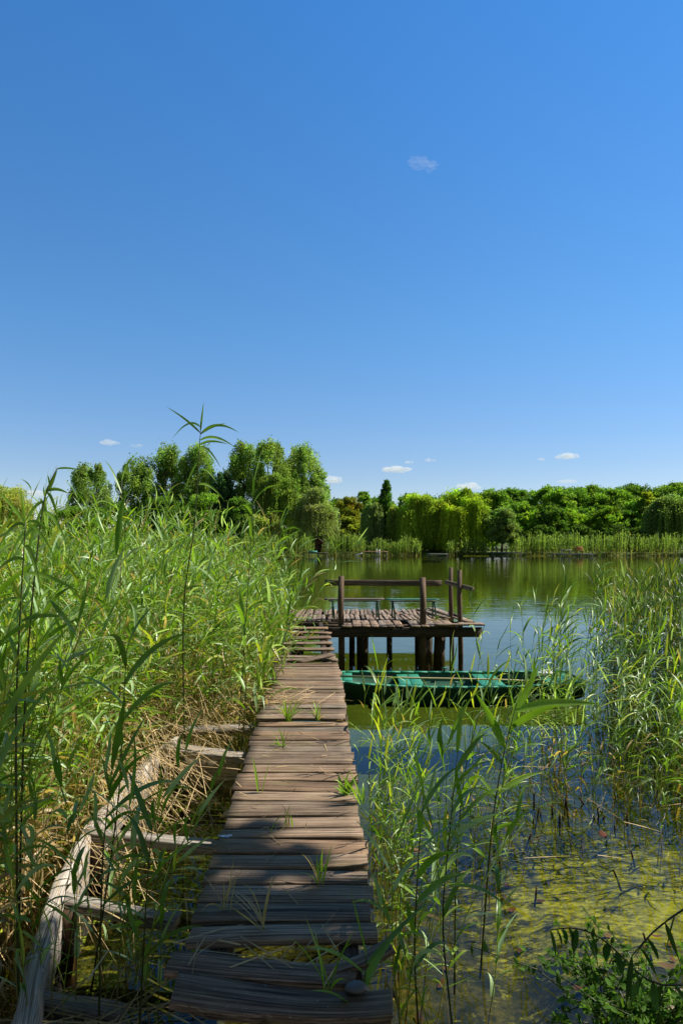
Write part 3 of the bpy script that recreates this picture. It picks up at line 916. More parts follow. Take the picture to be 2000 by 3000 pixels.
    if trunk:
        mb = MB(); tr = .035 * H ** .9
        th = .62 * H
        log(mb, [(x, y, zb - .3), (x + .05 * wid * rng.normal() * .3, y, zb + th * .35), (x + rng.normal() * .03 * wid, y, zb + th * .7), (x, y, zb + th)], [tr, tr * .75, tr * .55, tr * .3], 9, .1, col=(.10, .08, .06))
        for c in cents[::max(1, len(cents) // 9)]:
            c = np.array(c); a = np.array([x, y, zb + th * rng.uniform(.35, .85)])
            mid = (a + c) / 2 + np.array([0, 0, -.1 * H * .3])
            log(mb, [a, mid, c], [tr * .38, tr * .26, tr * .12], 6, .1, col=(.10, .08, .06))
        part(mb, 'trunk', M['bark'], root, True)
    return root

def T(px, ptop, pw, dist, kind, col, label, cat='tree', name=None, **kw):
    x = (px - 1000) / F * dist; top = HC + (HY - ptop) / F * dist
    name = name or {'willow': 'willow_tree', 'weeping': 'willow_tree', 'poplar': 'poplar_tree', 'cone': 'poplar_tree'}.get(kind, 'leafy_tree')
    return tree(name, label, cat, x, dist, top, pw / F * dist, kind, col, zb=.3, **kw)

WG = (.135, .185, .024); WP = (.125, .165, .055); DGN = (.040, .078, .014); MG = (.068, .120, .019); YGN = (.090, .108, .014); PG = (.088, .130, .036); LG_ = (.10, .155, .018)
# left side
T(20, 1410, 150, 92, 'weeping', (.15, .16, .05), 'yellowish weeping willow cut by the left edge of the photo', dens=.8)
T(130, 1515, 120, 98, 'round', DGN, 'low dark bush tree between the left willow and the first poplar')
T(268, 1362, 130, 100, 'poplar', PG, 'leftmost and lowest of the poplars rising over the reeds', low=2)
T(405, 1332, 130, 104, 'poplar', PG, 'slim poplar between the leftmost poplar and the broad pair', low=2)
T(500, 1305, 140, 106, 'poplar', PG, 'left one of the two joined poplars behind the tallest reed', low=2)
T(585, 1300, 135, 104, 'poplar', PG, 'right one of the two joined poplars behind the tallest reed', low=2)
T(655, 1380, 80, 100, 'poplar', (.03, .06, .03), 'dark bluish thin poplar in the gap left of the big poplars', low=2)
T(715, 1292, 135, 103, 'poplar', PG, 'left crown of the three tallest poplars', low=2, dens=1.1)
T(800, 1284, 150, 101, 'poplar', PG, 'middle and tallest of the three tallest poplars', low=2, dens=1.1)
T(875, 1302, 140, 104, 'poplar', PG, 'right crown of the three tallest poplars', low=2, dens=1.1)
T(925, 1370, 80, 103, 'poplar', PG, 'lower shoulder poplar at the right end of the tall poplars', low=2)
T(215, 1480, 150, 96, 'round', MG, 'green bushy tree below the leftmost poplar', dens=.8)
T(340, 1470, 150, 95, 'round', DGN, 'dark bushy tree below the slim poplar', dens=.8)
T(470, 1450, 150, 94, 'round', DGN, 'dark round tree below the joined poplars', dens=.8)
T(600, 1440, 150, 95, 'round', MG, 'mid green tree low beside the tallest reed', dens=.8)
T(700, 1450, 130, 95, 'round', DGN, 'dark tree in the shade left of the light willow', dens=.8)
T(812, 1362, 135, 89, 'willow', (.078, .115, .024), 'tall light green willow before the tallest poplars', dens=1.2)
T(770, 1480, 110, 87, 'willow', (.13, .165, .05), 'small yellow green willow at the foot of the tall light willow', dens=.9)
T(925, 1422, 130, 87, 'willow', (.105, .135, .055), 'pale grey green willow at the water right of the poplars', dens=1.2)
T(1022, 1446, 110, 104, 'round', (.085, .092, .014), 'tree with yellow brown leaves behind the pale willow', yl=.12)
T(1020, 1510, 90, 93, 'round', YGN, 'low yellowish tree under the brown leaved one')
T(1062, 1430, 80, 112, 'round', MG, 'green tree top poking up left of the dark conical poplar')
T(1130, 1404, 84, 90, 'cone', (.035, .075, .014), 'dark narrow conical poplar on the shore', dens=1.3, low=1.2)
T(1092, 1452, 62, 89, 'weeping', (.09, .12, .05), 'grey green weeping willow left of the dark conical poplar')
T(1158, 1470, 50, 88.5, 'weeping', (.10, .14, .03), 'narrow weeping willow right of the dark conical poplar')
T(1195, 1440, 90, 106, 'round', MG, 'green tree behind between the conical poplar and the bright willow')
T(1232, 1434, 125, 88, 'weeping', WG, 'left half of the bright yellow green willow pair', dens=1.25)
T(1352, 1426, 150, 87.5, 'weeping', (.135, .185, .020), 'broad brightest willow of the shore, right half of the pair', dens=1.35)
T(1290, 1450, 90, 91, 'weeping', WG, 'willow filling the middle of the bright pair')
T(1468, 1486, 104, 85.5, 'round', (.070, .105, .035), 'small round silvery green tree behind the dark jetty', dens=1.3, low=1.4, leaf=.19)
# wood at the right: back row then front row
back = [(1440, 1424, 'first crown of the back wood right of the bright willow'), (1500, 1420, 'back crown above the small silvery tree'),
        (1560, 1424, 'back crown between the silvery tree and the white cloud'), (1615, 1416, 'back crown left of the white puffy cloud'),
        (1672, 1420, 'back crown under the white puffy cloud'), (1730, 1412, 'back crown right of the white puffy cloud'),
        (1790, 1418, 'broad back crown in the right part of the wood'), (1842, 1406, 'airy highest crown of the back wood'),
        (1935, 1410, 'back crown behind the right edge willow'), (1985, 1404, 'back crown in the right corner of the wood'),
        (1250, 1446, 'back crown seen over the bright willow pair'), (1320, 1440, 'back crown behind the middle of the bright willows'), (1395, 1436, 'back crown behind the right side of the bright willow'),
        (980, 1456, 'distant crown behind the pale willow'), (1110, 1448, 'distant crown behind the conical poplar')]
for i, (px, pt, lab) in enumerate(back):
    T(px, pt + 6, 165, 112 + (i % 3) * 3, 'round', (MG, (.042, .085, .012), (.060, .105, .016))[i % 3], lab, dens=.9, low=1.5, leaf=.27, yl=.04)
mid = [(1410, 1490, MG, 'dark green tree right behind the bright willow'), (1555, 1500, LG_, 'light round tree right of the silvery tree'), (1520, 1468, MG, 'mid row tree behind the silvery tree'),
       (1610, 1478, DGN, 'dark mid row tree left of the sunny round one'), (1660, 1488, LG_, 'sunny round tree in the middle of the wood'), (1720, 1482, DGN, 'dark tree right of the sunny round one'),
       (1775, 1476, (.07, .12, .014), 'bright green tree beside the dark gap in the wood'), (1830, 1492, DGN, 'shaded low tree beside the right edge willow'), (1870, 1450, MG, 'mid row tree below the yellow green one')]
for i, (px, pt, c, lab) in enumerate(mid):
    T(px, pt, 118, 97 + (i % 3) * 2, 'round', c, lab, dens=1.0, low=.9, leaf=.24)
T(1893, 1430, 76, 99, 'round', (.11, .13, .014), 'yellow green tree standing out of the wood at the right', dens=1.1)
T(1965, 1442, 150, 91, 'weeping', (.08, .115, .035), 'grey green weeping willow at the right edge of the photo', dens=1.2)
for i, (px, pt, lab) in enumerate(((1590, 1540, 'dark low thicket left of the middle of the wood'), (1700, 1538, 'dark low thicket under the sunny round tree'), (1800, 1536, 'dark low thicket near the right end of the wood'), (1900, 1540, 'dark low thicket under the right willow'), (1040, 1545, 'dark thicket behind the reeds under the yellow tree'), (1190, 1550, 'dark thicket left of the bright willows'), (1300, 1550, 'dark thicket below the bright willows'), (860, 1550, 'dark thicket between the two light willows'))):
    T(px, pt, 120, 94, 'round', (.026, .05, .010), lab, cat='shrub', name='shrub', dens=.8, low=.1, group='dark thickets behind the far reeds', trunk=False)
# overhanging tree on the near bank, outside the photo at the right: it throws the shade over the foreground
def shade_tree():
    bx, by = 6.6, 3.0
    root = empty('bank_tree', (7.6, 1.0, .3)); tag(root, 'leafy tree on the near bank whose shade falls on the foreground', 'tree')
    mb = MB()
    spots = []
    for (sx, sy, r, k) in ((-.55, 2.95, .26, 6.2), (-.15, 2.80, .28, 6.6), (-.65, 2.5, .34, 6.0), (-.1, 2.35, .36, 6.4), (.4, 2.5, .34, 6.0), (.85, 2.35, .36, 5.8), (-1.05, 2.8, .34, 6.3), (-1.45, 2.5, .38, 6.6),
                           (-.95, 3.2, .24, 6.8), (-.50, 3.42, .17, 6.9), (-.25, 3.35, .13, 6.4), (.02, 3.05, .15, 6.9), (.55, 2.9, .24, 6.2), (-1.75, 2.85, .38, 7.0), (-2.2, 3.0, .40, 7.3), (-1.5, 3.1, .28, 7.0),
                           (-.45, 3.75, .09, 7.0), (-.62, 3.62, .10, 6.7), (0, 2.0, .45, 6.2), (-.9, 2.0, .5, 6.4), (1.1, 2.0, .4, 5.6), (.8, 2.75, .13, 6.0), (-1.9, 2.4, .5, 7.0)):
        q = np.array([sx * .95, sy * .93, .5]) + np.array(dsun) * (k / dsun.z); spots.append(q)
        n = int(1500 * r * r + 50)
        pts = clump_points(q, (r, r, r * .8), n)
        V, Q = leafcards(pts, rng.uniform(.07, .13, n), 1.5)
        mb.add(V, Q, (), np.repeat(np.array(MG) * rng.uniform(.7, 1.3, (n, 1)), 4, axis=0))
    for (cx, cy, cz, r) in ((6.3, 2.9, 7.4, .9), (7.2, 2.4, 7.8, 1.0), (7.9, 1.5, 7.4, 1.1), (8.6, .8, 6.6, 1.0), (7.6, .2, 7.0, 1.0)):
        n = int(700 * r * r); pts = clump_points((cx, cy, cz), (r, r, r * .7), n)
        V, Q = leafcards(pts, rng.uniform(.09, .16, n), 1.5)
        mb.add(V, Q, (), np.repeat(np.array(MG) * rng.uniform(.7, 1.3, (n, 1)), 4, axis=0))
    part(mb, 'crown', M['leaf'], root)
    mb = MB()
    log(mb, [(7.6, 1.0, 0), (7.5, 1.0, 2.5), (7.0, 1.2, 4.6), (6.6, 1.4, 6)], [.22, .18, .13, .07], 10, .08, col=(.10, .08, .06))
    for c in spots[::3]:
        log(mb, [(7.1, 1.15, 4.2), ((7.1 + c[0]) / 2, (1.1 + c[1]) / 2, (4.4 + c[2]) / 2 + .2), c], [.07, .045, .015], 6, .08, col=(.10, .08, .06))
    part(mb, 'trunk', M['bark'], root, True)
shade_tree()

# ------------------------------------------------------------------ far shore: reed fringe, jetties, huts
def far_reeds(name, label, x0, x1, hm=2.5, dens=26, yoff=0.0, depth=2.6):
    n = int((x1 - x0) * dens)
    xx = rng.uniform(x0, x1, n); yy = np.array([shore_y(v) for v in xx]) - .5 + rng.uniform(0, depth, n) + yoff
    edge = np.clip(np.minimum(xx - x0, x1 - xx) / .9, .0, 1) ** .5
    hh = np.array([hm * (1 + .26 * noise.noise(Vector((v * .45, u * .3, 0))) + .18 * noise.noise(Vector((v * 1.7, 5, 0)))) for v, u in zip(xx, yy)]) * (.55 + .45 * edge) * rng.uniform(.85, 1.1, n)
    base = np.stack([xx, yy, np.full(n, -.1)], -1)
    mb = MB()
    K = 4
    clump = np.array([noise.noise(Vector((v * .8, 9, 0))) for v in xx])
    c0 = np.array([.20, .29, .085])[None] * (1 + .45 * clump[:, None]) * rng.uniform(.75, 1.25, (n, 1))
    d0 = norm(np.stack([rng.normal(.04, .07, n), rng.normal(-.03, .06, n), np.ones(n)], -1))
    V, Q = ribbons(base, d0, hh, np.full(n, .065), np.full(n, .02), K, 0, rng.uniform(-1.5, 1.5, n), np.array([1, 1, 1, 1, .6]))
    tz = np.tile(np.repeat(np.linspace(0, 1, K + 1), 3), n)[:, None]
    cg = np.repeat(c0, (K + 1) * 3, axis=0)
    k = np.clip(1.15 - tz * 3.2 + np.repeat(rng.normal(0, .2, n), (K + 1) * 3)[:, None], 0, 1)
    mb.add(V, Q, (), cg * (1 - k) + np.array([.34, .26, .13]) * k)
    m = 7
    ii = np.repeat(np.arange(n), m); t = rng.uniform(.22, 1.0, n * m)
    b = base[ii] + d0[ii] * (hh[ii] * t)[:, None]
    az = rng.uniform(0, 6.283, n * m); th = rng.uniform(.3, 1.0, n * m)
    dd = np.stack([np.cos(az) * np.sin(th), np.sin(az) * np.sin(th), np.cos(th)], -1)
    V, Q = ribbons(b, dd, rng.uniform(.25, .5, n * m), rng.uniform(.05, .09, n * m), rng.uniform(.4, 1.6, n * m), 2, 0, rng.normal(0, .6, n * m), np.array([.8, 1, .1]))
    cc = c0[ii] * rng.uniform(.75, 1.3, (n * m, 1))
    dryl = (rng.random(n * m) < np.clip(.5 - t, .02, .5))[:, None]
    cc = np.where(dryl, np.array([.24, .19, .09]), cc)
    mb.add(V, Q, (), np.repeat(cc, 9, axis=0))
    o = mb.build(name, M['leaf'], loc=((x0 + x1) / 2, 83, 0))
    return tag(o, label, 'reeds', None, 'stuff')
def fx(px, d=83.0): return (px - 1000) / F * d
for (a, b, h, lab) in ((-20, 220, 2.4, 'far reed fringe behind the left reeds'), (215, 700, 2.5, 'far reed fringe under the poplars'), (690, 918, 2.45, 'far reed clump left of the small hut'),
                       (945, 1072, 2.5, 'tall rounded far reed clump right of the hut'), (1080, 1140, 2.2, 'far reed clump left of the white railed jetty'), (1136, 1172, 2.0, 'short far reeds behind the jetty ladder'), (1160, 1240, 2.15, 'far reed clump right of the long jetty'),
                       (1310, 1432, 2.1, 'far reed strip below the bright willow'), (1505, 1580, 2.45, 'rounded far reed clump right of the dark jetty'), (1565, 1900, 2.6, 'long even far reed belt at the right'), (1890, 2080, 2.6, 'far reed belt behind the right reeds')):
    far_reeds('reed_fringe', lab, fx(a), fx(b), h)
# grass tufts on the far bank
def fj(x0, x1, y0, label, z=.35, deck=(.09, .07, .06), post=True, name='jetty'):
    root = empty(name, ((x0 + x1) / 2, y0, 0)); tag(root, label, 'jetty', 'small jetties on the far shore')
    mb = MB(); plank(mb, (x0, y0, z), (x1, y0, z), 1.3, .09, segs=6, rough=.02, col=deck); part(mb, 'deck', M['plain'], root)
    n = max(2, int((x1 - x0) / 1.3))
    for i in range(n + 1):
        mb = MB(); xx = x0 + .1 + (x1 - x0 - .2) * i / n
        log(mb, [(xx, y0 - .55, -.8), (xx, y0 - .55, z + (.05 if i % 2 else .0))], .06, 6, .05, col=(.06, .05, .04)); part(mb, 'post', M['plain'], root)
    return root
y = 82.0
j = fj(fx(905), fx(960), y, 'small jetty with a green boat in front of the brown hut')
mb = MB(); box(mb, fx(906), fx(930), y - .6, y + .2, .40, .62, (.05, .28, .20)); o = mb.build('upturned_boat', M['plain'], loc=(fx(918), y, .4)); tag(o, 'green upturned boat on the jetty by the brown hut', 'boat')
j = fj(fx(1056), fx(1132), y, 'long jetty with a pale rim and a white ladder', z=.5, deck=(.26, .13, .11))
mb = MB()
for s in (0, .35):
    log(mb, [(fx(1101) + s, y - .8, -.3), (fx(1101) + s, y - .75, .85)], .035, 6, 0, col=(.75, .75, .75))
for k in range(4): log(mb, [(fx(1101), y - .8, -.1 + k * .25), (fx(1101) + .35, y - .8, -.1 + k * .25)], .025, 6, 0, col=(.75, .75, .75))
part(mb, 'ladder', M['plain'], j)
mb = MB(); plank(mb, (fx(1040), y - .6, .05), (fx(1060), y - .6, .35), .5, .12, segs=3, rough=.01, col=(.7, .7, .72)); tag(mb.build('white_dinghy', M['plain'], loc=(fx(1050), y, 0)), 'tiny white dinghy tilted at the left end of the long jetty', 'boat')
fj(fx(1250), fx(1306), y, 'low grey jetty in front of the willow trunks', z=.22, deck=(.20, .19, .19))
j = fj(fx(1432), fx(1516), y, 'dark jetty under the small silvery tree', z=.42, deck=(.035, .045, .06))
j = fj(fx(1605), fx(1722), y, 'long low jetty with bench and stool at the right', z=.22, deck=(.10, .12, .15))
def ffurn(name, cat, px, w_, h_, z, col, label):
    root = empty(name, (fx(px), y, z)); tag(root, label, cat)
    mb = MB(); plank(mb, (fx(px) - w_ / 2, y, z + h_), (fx(px) + w_ / 2, y, z + h_), .45, .07, segs=2, rough=.005, col=col); part(mb, 'top', M['plain'], root)
    for s in (-1, 1):
        mb = MB(); plank(mb, (fx(px) + s * w_ * .4, y, z), (fx(px) + s * w_ * .4, y, z + h_ - .04), .3, .06, up=(1, 0, 0), segs=2, rough=.003, col=col); part(mb, 'leg', M['plain'], root)
    return root
ffurn('bench', 'bench', 1648, 1.3, .45, .27, (.45, .42, .36), 'pale bench on the long low jetty across the lake')
r = ffurn('chair', 'chair', 1688, .8, .4, .27, (.40, .17, .07), 'orange brown chair on the long low jetty across the lake')
mb = MB(); plank(mb, (fx(1688) - .38, y + .2, .95), (fx(1688) + .38, y + .2, .95), .35, .06, up=(0, 1, 0), segs=2, rough=.003, col=(.40, .17, .07)); part(mb, 'backrest', M['plain'], r)
ffurn('table', 'table', 1462, 1.4, .75, .47, (.16, .12, .09), 'brown table on the dark jetty across the lake')
ffurn('bench', 'bench', 1442, .8, .45, .47, (.12, .09, .07), 'short dark bench at the left end of the dark jetty')
def hut(px0, px1, ptop, peave, dist, wall, roofc, label, pbase=1612):
    x0, x1 = fx(px0, dist), fx(px1, dist); zt = HC + (HY - ptop) / F * dist; ze = HC + (HY - peave) / F * dist; yb = dist; D = 3.0
    root = empty('hut', ((x0 + x1) / 2, yb + D / 2, .3)); tag(root, label, 'hut')
    mb = MB(); box(mb, x0, x1, yb, yb + D, .2, ze, wall); part(mb, 'wall', M['plain'], root)
    xm = (x0 + x1) / 2; e = .3; mb = MB(); th = .08
    # gable facing the lake
    Vv = [(x0 - e, yb - e, ze - .1), (xm, yb - e, zt), (x1 + e, yb - e, ze - .1), (x0 - e, yb + D + e, ze - .1), (xm, yb + D + e, zt), (x1 + e, yb + D + e, ze - .1)]
    Vv += [(a, b, c - th) for a, b, c in Vv]
    mb.add(Vv, [(0, 1, 4, 3), (1, 2, 5, 4), (6, 9, 10, 7), (7, 10, 11, 8), (0, 6, 7, 1), (1, 7, 8, 2), (3, 4, 10, 9), (4, 5, 11, 10), (0, 3, 9, 6), (2, 8, 11, 5)], (), roofc); part(mb, 'roof', M['plain'], root)
    mb = MB(); mb.add([(x0 + .02, yb - .01, ze), (x1 - .02, yb - .01, ze), (xm, yb - .01, zt - .12), (x0 + .02, yb + .03, ze), (x1 - .02, yb + .03, ze), (xm, yb + .03, zt - .12)], [(0, 1, 4, 3), (1, 2, 5, 4), (2, 0, 3, 5)], [[0, 2, 1], [3, 4, 5]], wall); part(mb, 'gable', M['plain'], root)
    mb = MB(); wdt = (x1 - x0); box(mb, x0 + wdt * .55, x0 + wdt * .8, yb - .05, yb + .03, .3, min(ze - .1, 2.1), (.03, .02, .015)); part(mb, 'door', M['plain'], root)
    mb = MB(); box(mb, x0 + wdt * .15, x0 + wdt * .4, yb - .05, yb + .03, 1.1, min(ze - .25, 1.9), (.05, .05, .06)); part(mb, 'window', M['plain'], root)
hut(1172, 1206, 1546, 1572, 90, (.20, .10, .06), (.26, .09, .045), 'small hut with a brick red roof left of the bright willows')
hut(914, 948, 1576, 1592, 86.5, (.13, .045, .03), (.10, .05, .03), 'low red brown hut behind the small green boat')
hut(0, 40, 1590, 1604, 87, (.10, .05, .035), (.08, .05, .04), 'dark brown hut glimpsed through the reeds at the far left')
# floating weed strips
for (a, b, lab) in ((1352, 1420, 'yellow green floating weed strip below the reed strip'), (1530, 1580, 'yellow green floating weed strip right of the dark jetty')):
    mb = MB(); n = 160
    pts = np.stack([rng.uniform(fx(a), fx(b), n), 81.6 + rng.uniform(-.6, .3, n), np.full(n, .012)], -1)
    for p in pts:
        r_ = rng.uniform(.05, .16); an = np.arange(6) * 1.047
        mb.add(np.stack([p[0] + np.cos(an) * r_ * 1.4, p[1] + np.sin(an) * r_, np.full(6, p[2] + rng.uniform(0, .02))], -1), None, [list(range(6))], (.28, .33, .03))
    tag(mb.build('floating_weed', M['leaf'], loc=(fx((a + b) / 2), 81.6, 0)), lab, 'water weed', None, 'stuff')

# ------------------------------------------------------------------ reeds
def put(S, Lf, name, mat='reed', loc=None):
    mb = MB(); mb.add(S[0], S[1], (), S[2]); mb.add(Lf[0], Lf[1], (), Lf[2])
    return mb.build(name, M[mat], loc=loc)

def scatter(n, fn, x0, x1, y0, y1):
    outp = []
    while len(outp) < n:
        x = rng.uniform(x0, x1); y = rng.uniform(y0, y1)
        if fn(x, y): outp.append((x, y, min(ground_z(x, y), 0) if y < 30 else 0))
    return np.array(outp)

edge_x = lambda y: float(np.interp(y, [2.3, 2.85, 3.4, 4.15, 4.9, 5.6, 6.05, 6.5, 7.5, 8.9, 10, 13, 13.3, 16], [-1.25, -1.42, -1.52, -1.62, -1.66, -1.60, -1.50, -1.02, -.90, -.98, -1.02, -1.16, -1.38, -1.5]))
in_left = lambda x, y: x < edge_x(y) - .02 and x > -(y + 1.2) * .62 - .2
def left_h(b):
    x, y = b[:, 0], b[:, 1]
    h = np.interp(y, [2.3, 4, 6, 8, 10, 13, 16], [2.15, 2.50, 2.85, 3.0, 2.9, 2.7, 2.4])
    gap = np.clip((x - np.array([edge_x(v) for v in y]) + 1.2) / 1.2, 0, 1)   # lower towards the open edge
    h = h * (1 - .20 * gap)
    cl = np.array([noise.noise(Vector((p[0] * 1.1, p[1] * .9, 0))) for p in b])
    h = h * np.interp(-x / y, [.36, .50], [1.0, .90])
    return h * (1 + .22 * cl) * rng.uniform(.70, 1.06, len(b))
b1 = scatter(560, in_left, -4.5, -1.2, 2.5, 5.5)
l1 = reeds(b1, left_h(b1), lean_arr(len(b1), .04, -.03, .15), m=20, leafL=.29, leafW=.019, K=6, windk=.25, t0=.18, dry=.52, wild=1.0, stem_r=.0045)
tag(put(*l1, 'reed_bed', loc=(-2.5, 4, 0)), 'dense near part of the big green reed bed left of the boardwalk', 'reed bed', None, 'stuff')
b2 = scatter(1500, in_left, -8, -.8, 5.5, 10)
l2 = reeds(b2, left_h(b2), lean_arr(len(b2), .05, -.03, .15), m=19, leafL=.30, leafW=.020, K=5, windk=.3, t0=.2, dry=.52, wild=1.0, stem_r=.005, sides=3)
tag(put(*l2, 'reed_bed', loc=(-3, 8, 0)), 'middle part of the big reed bed reaching to the left edge of the boardwalk', 'reed bed', None, 'stuff')
b3 = scatter(1500, in_left, -11, -.9, 10, 16)
l3 = reeds(b3, left_h(b3), lean_arr(len(b3), .05, -.03, .14), m=15, leafL=.33, leafW=.021, K=4, windk=.3, t0=.35, dry=.35, wild=1.0, stem_r=.006, sides=3, segs=5)
tag(put(*l3, 'reed_bed', loc=(-5, 13, 0)), 'far part of the big reed bed beside the platform', 'reed bed', None, 'stuff')
# standing dry canes inside the left bed
bd = scatter(1300, in_left, -6, -.9, 3.0, 9.5)
S = reeds(bd, rng.uniform(.7, 2.0, len(bd)), lean_arr(len(bd), .03, 0, .16), m=3, leafL=.25, leafW=.014, K=4, t0=.3, dry=2.0, stem_r=.0042, sides=3, segs=4)
S[0][2][:] = TAN * rng.uniform(.7, 1.15, (len(S[0][2]) // 15, 1)).repeat(15, axis=0)
tag(put(*S, 'dry_canes', 'dry', loc=(-3, 6, 0)), 'pale dry cane stalks standing among the green reeds at the left', 'dry reeds', None, 'stuff')
# fallen dry canes over the timber edging
def fallen(n, cx, cy, rx, ry, z0, z1, az, spread, L0, L1, label, up=.25):
    base = np.stack([rng.normal(cx, rx, n), rng.normal(cy, ry, n), rng.uniform(z0, z1, n)], -1)
    a = az + rng.normal(0, spread, n); e = rng.normal(up, .18, n)
    d0 = np.stack([np.cos(a) * np.cos(e), np.sin(a) * np.cos(e), np.sin(e)], -1)
    L = rng.uniform(L0, L1, n)
    V, Q = ribbons(base - d0 * (L * .5)[:, None], d0, L, rng.uniform(.003, .0065, n), rng.uniform(0, .12, n), 4, .5, rng.uniform(-1, 1, n), np.array([1, 1, 1, .9, .6]))
    c = TAN * rng.uniform(.7, 1.35, (n, 1)) * np.array([1, .97, .95])
    mb = MB(); mb.add(V, Q, (), np.repeat(c, 15, axis=0))
    tag(mb.build('fallen_canes', M['dry'], loc=(cx, cy, z0)), label, 'dry reeds', None, 'stuff')
fallen(210, -1.35, 5.7, .30, .50, .05, .55, -.55, .5, .4, 1.1, 'tangle of fallen pale canes over the far end of the timber edging', -.3)
fallen(80, -1.40, 4.75, .16, .40, .05, .35, -.75, .4, .35, .8, 'fallen pale canes sloping over the middle of the timber edging', -.45)
fallen(60, -1.32, 3.6, .18, .35, .05, .30, -.6, .5, .3, .75, 'fallen pale canes hanging over the near timber edging', -.4)
fallen(90, -1.0, 2.65, .35, .16, .04, .12, .3, .7, .3, .8, 'dry canes lying on the bank at the lower left', 0)
fallen(110, -.51, 6.2, .18, .22, DZ + .01, DZ + .05, .2, 1.2, .1, .35, 'dry leaf litter caught on the boardwalk planks by the grass', 0)
fallen(46, -.3, 4.2, .25, 1.1, DZ + .004, DZ + .012, .2, 1.5, .04, .16, 'scattered straw bits on the near boardwalk planks', 0)
fallen(60, 1.62, 11.93, .18, .12, DZ + .03, DZ + .08, .2, 1.4, .1, .3, 'heap of brown dry leaves on the platform beside the right bench', .1)
fallen(26, -.23, 2.42, .25, .06, DZ - .06, DZ + .04, .2, 1.0, .12, .4, 'dry strands in the gap before the last boardwalk planks', 0)
fallen(70, -1.0, 4.7, .2, .9, .004, .02, .5, .9, .2, .5, 'brown dead stalks floating in the pool beside the edging', 0)
fallen(60, 1.9, 6.0, .8, 1.0, .004, .02, .1, .6, .2, .5, 'brown dead stalks floating around the right reeds', 0)

# individual reeds: library meshes shared by copies
def variants(k, hmean, m, leafL, leafW, **kw):
    res = []
    for i in range(k):
        S, Lf = reeds(np.zeros((1, 3)), np.array([hmean]), lean_arr(1, kw.get('mx', .08), kw.get('my', 0), kw.get('ls', .06)), m=m, leafL=leafL, leafW=leafW, K=kw.get('K', 7), windk=kw.get('windk', .55), t0=kw.get('t0', .3), dry=kw.get('dry', .3), stem_r=kw.get('r', .0036), sides=5, segs=10, green=kw.get('green', 1.0), wind=kw.get('wind', (.7, -.15)), droopk=kw.get('droopk', 1.0))
        ms = MB(); ms.add(S[0], S[1], (), S[2]); ml = MB(); ml.add(Lf[0], Lf[1], (), Lf[2])
        res.append((ms, ml, hmean))
    return res
def reed_group(n, fn, x0, x1, y0, y1, hm, hs, label, group, var, yaw=.35, water=0.0):
    built = []
    B = scatter(n, fn, x0, x1, y0, y1)
    for i in range(n):
        b = B[i]; k = i % len(var)
        h = hm * rng.uniform(1 - hs, 1 + hs)
        if k >= len(built):
            root = empty('reed'); s = var[k][0].build('stalk', M['reed'], root, True); l = var[k][1].build('leaves', M['reed'], root, False)
            s.parent = root; l.parent = root
            s.location = l.location = (0, 0, 0)
            built.append((root, s, l))
        else:
            r0, s0, l0 = built[k]
            root = r0.copy(); sc.collection.objects.link(root)
            for c0 in (s0, l0):
                c = c0.copy(); sc.collection.objects.link(c); c.parent = root
        tag(root, label, 'reed', group)
        root.location = (b[0], b[1], b[2] - .03)
        root.rotation_euler = (rng.normal(0, .05), rng.normal(0, .05), rng.normal(0, yaw))
        f = (h + .03 - b[2]) / var[k][2]
        root.scale = (min(f, 1.15) * rng.uniform(.9, 1.05),) * 2 + (f,)
yes = lambda x, y: True
vA = variants(6, 1.35, 13, .23, .014, dry=.22, windk=.45, droopk=.9, t0=.16)
vB = variants(6, 1.7, 15, .30, .016, dry=.28, windk=.6, ls=.09, t0=.18)
vC = variants(5, 1.2, 10, .30, .022, dry=.15, windk=.3, ls=.10)
vD = variants(5, 1.5, 11, .34, .024, dry=.12, windk=.1, ls=.09, green=.9)
rc = lambda cx, cy, rx, ry: (lambda x, y: ((x - cx) / rx) ** 2 + ((y - cy) / ry) ** 2 < 1)
reed_group(40, lambda x, y: XR(y) + .05 < x < XR(y) + .32, 0, .6, 3.0, 5.8, .85, .25, 'slender green reed growing in the water right along the right side of the boardwalk', 'reeds along the right side of the boardwalk', vA)
reed_group(50, rc(1.85, 6.2, .72, .95), .9, 2.7, 5.0, 7.3, 1.18, .25, 'green reed of the open clump in front of the boat bow', 'reeds in front of the boat bow', vB)
reed_group(28, rc(2.9, 7.9, .75, .8), 1.8, 4, 6.8, 9, 1.12, .2, 'green reed of the clump just right of the boat', 'reeds right of the boat', vB)
reed_group(16, rc(1.05, 5.1, .35, .7), .5, 1.6, 4, 6, .9, .3, 'thin reed left of the cut stubs in the open water', 'reeds left of the cut stubs', vA)
reed_group(26, rc(2.55, 5.2, .5, .7), 2, 3.2, 4.4, 6, 1.05, .25, 'thin reed standing above the algae water near the right edge of the photo', 'reeds above the algae water', vA)
reed_group(17, rc(.62, 4.6, .42, 1.3), .15, 1.2, 3.2, 6, .85, .3, 'thin reed in the shallow water between the boardwalk and the algae', 'reeds between boardwalk and algae', vA)
reed_group(8, rc(.42, 2.75, .25, .45), .15, .8, 2.3, 3.3, .95, .2, 'dark broad leaved reed at the lower right end of the boardwalk', 'shaded reeds at the lower right of the boardwalk', vC)
reed_group(20, rc(-1.0, 2.85, .33, .35), -1.4, -.66, 2.45, 3.3, .95, .25, 'dark broad leaved reed in the shaded lower left pool', 'shaded reeds at the lower left', vC)
reed_group(34, lambda x, y: in_left(x, y), -2.6, -1.25, 2.35, 3.6, 1.85, .14, 'tall broad leaved reed at the shaded front of the left reed bed', 'front reeds of the left bed', vD)
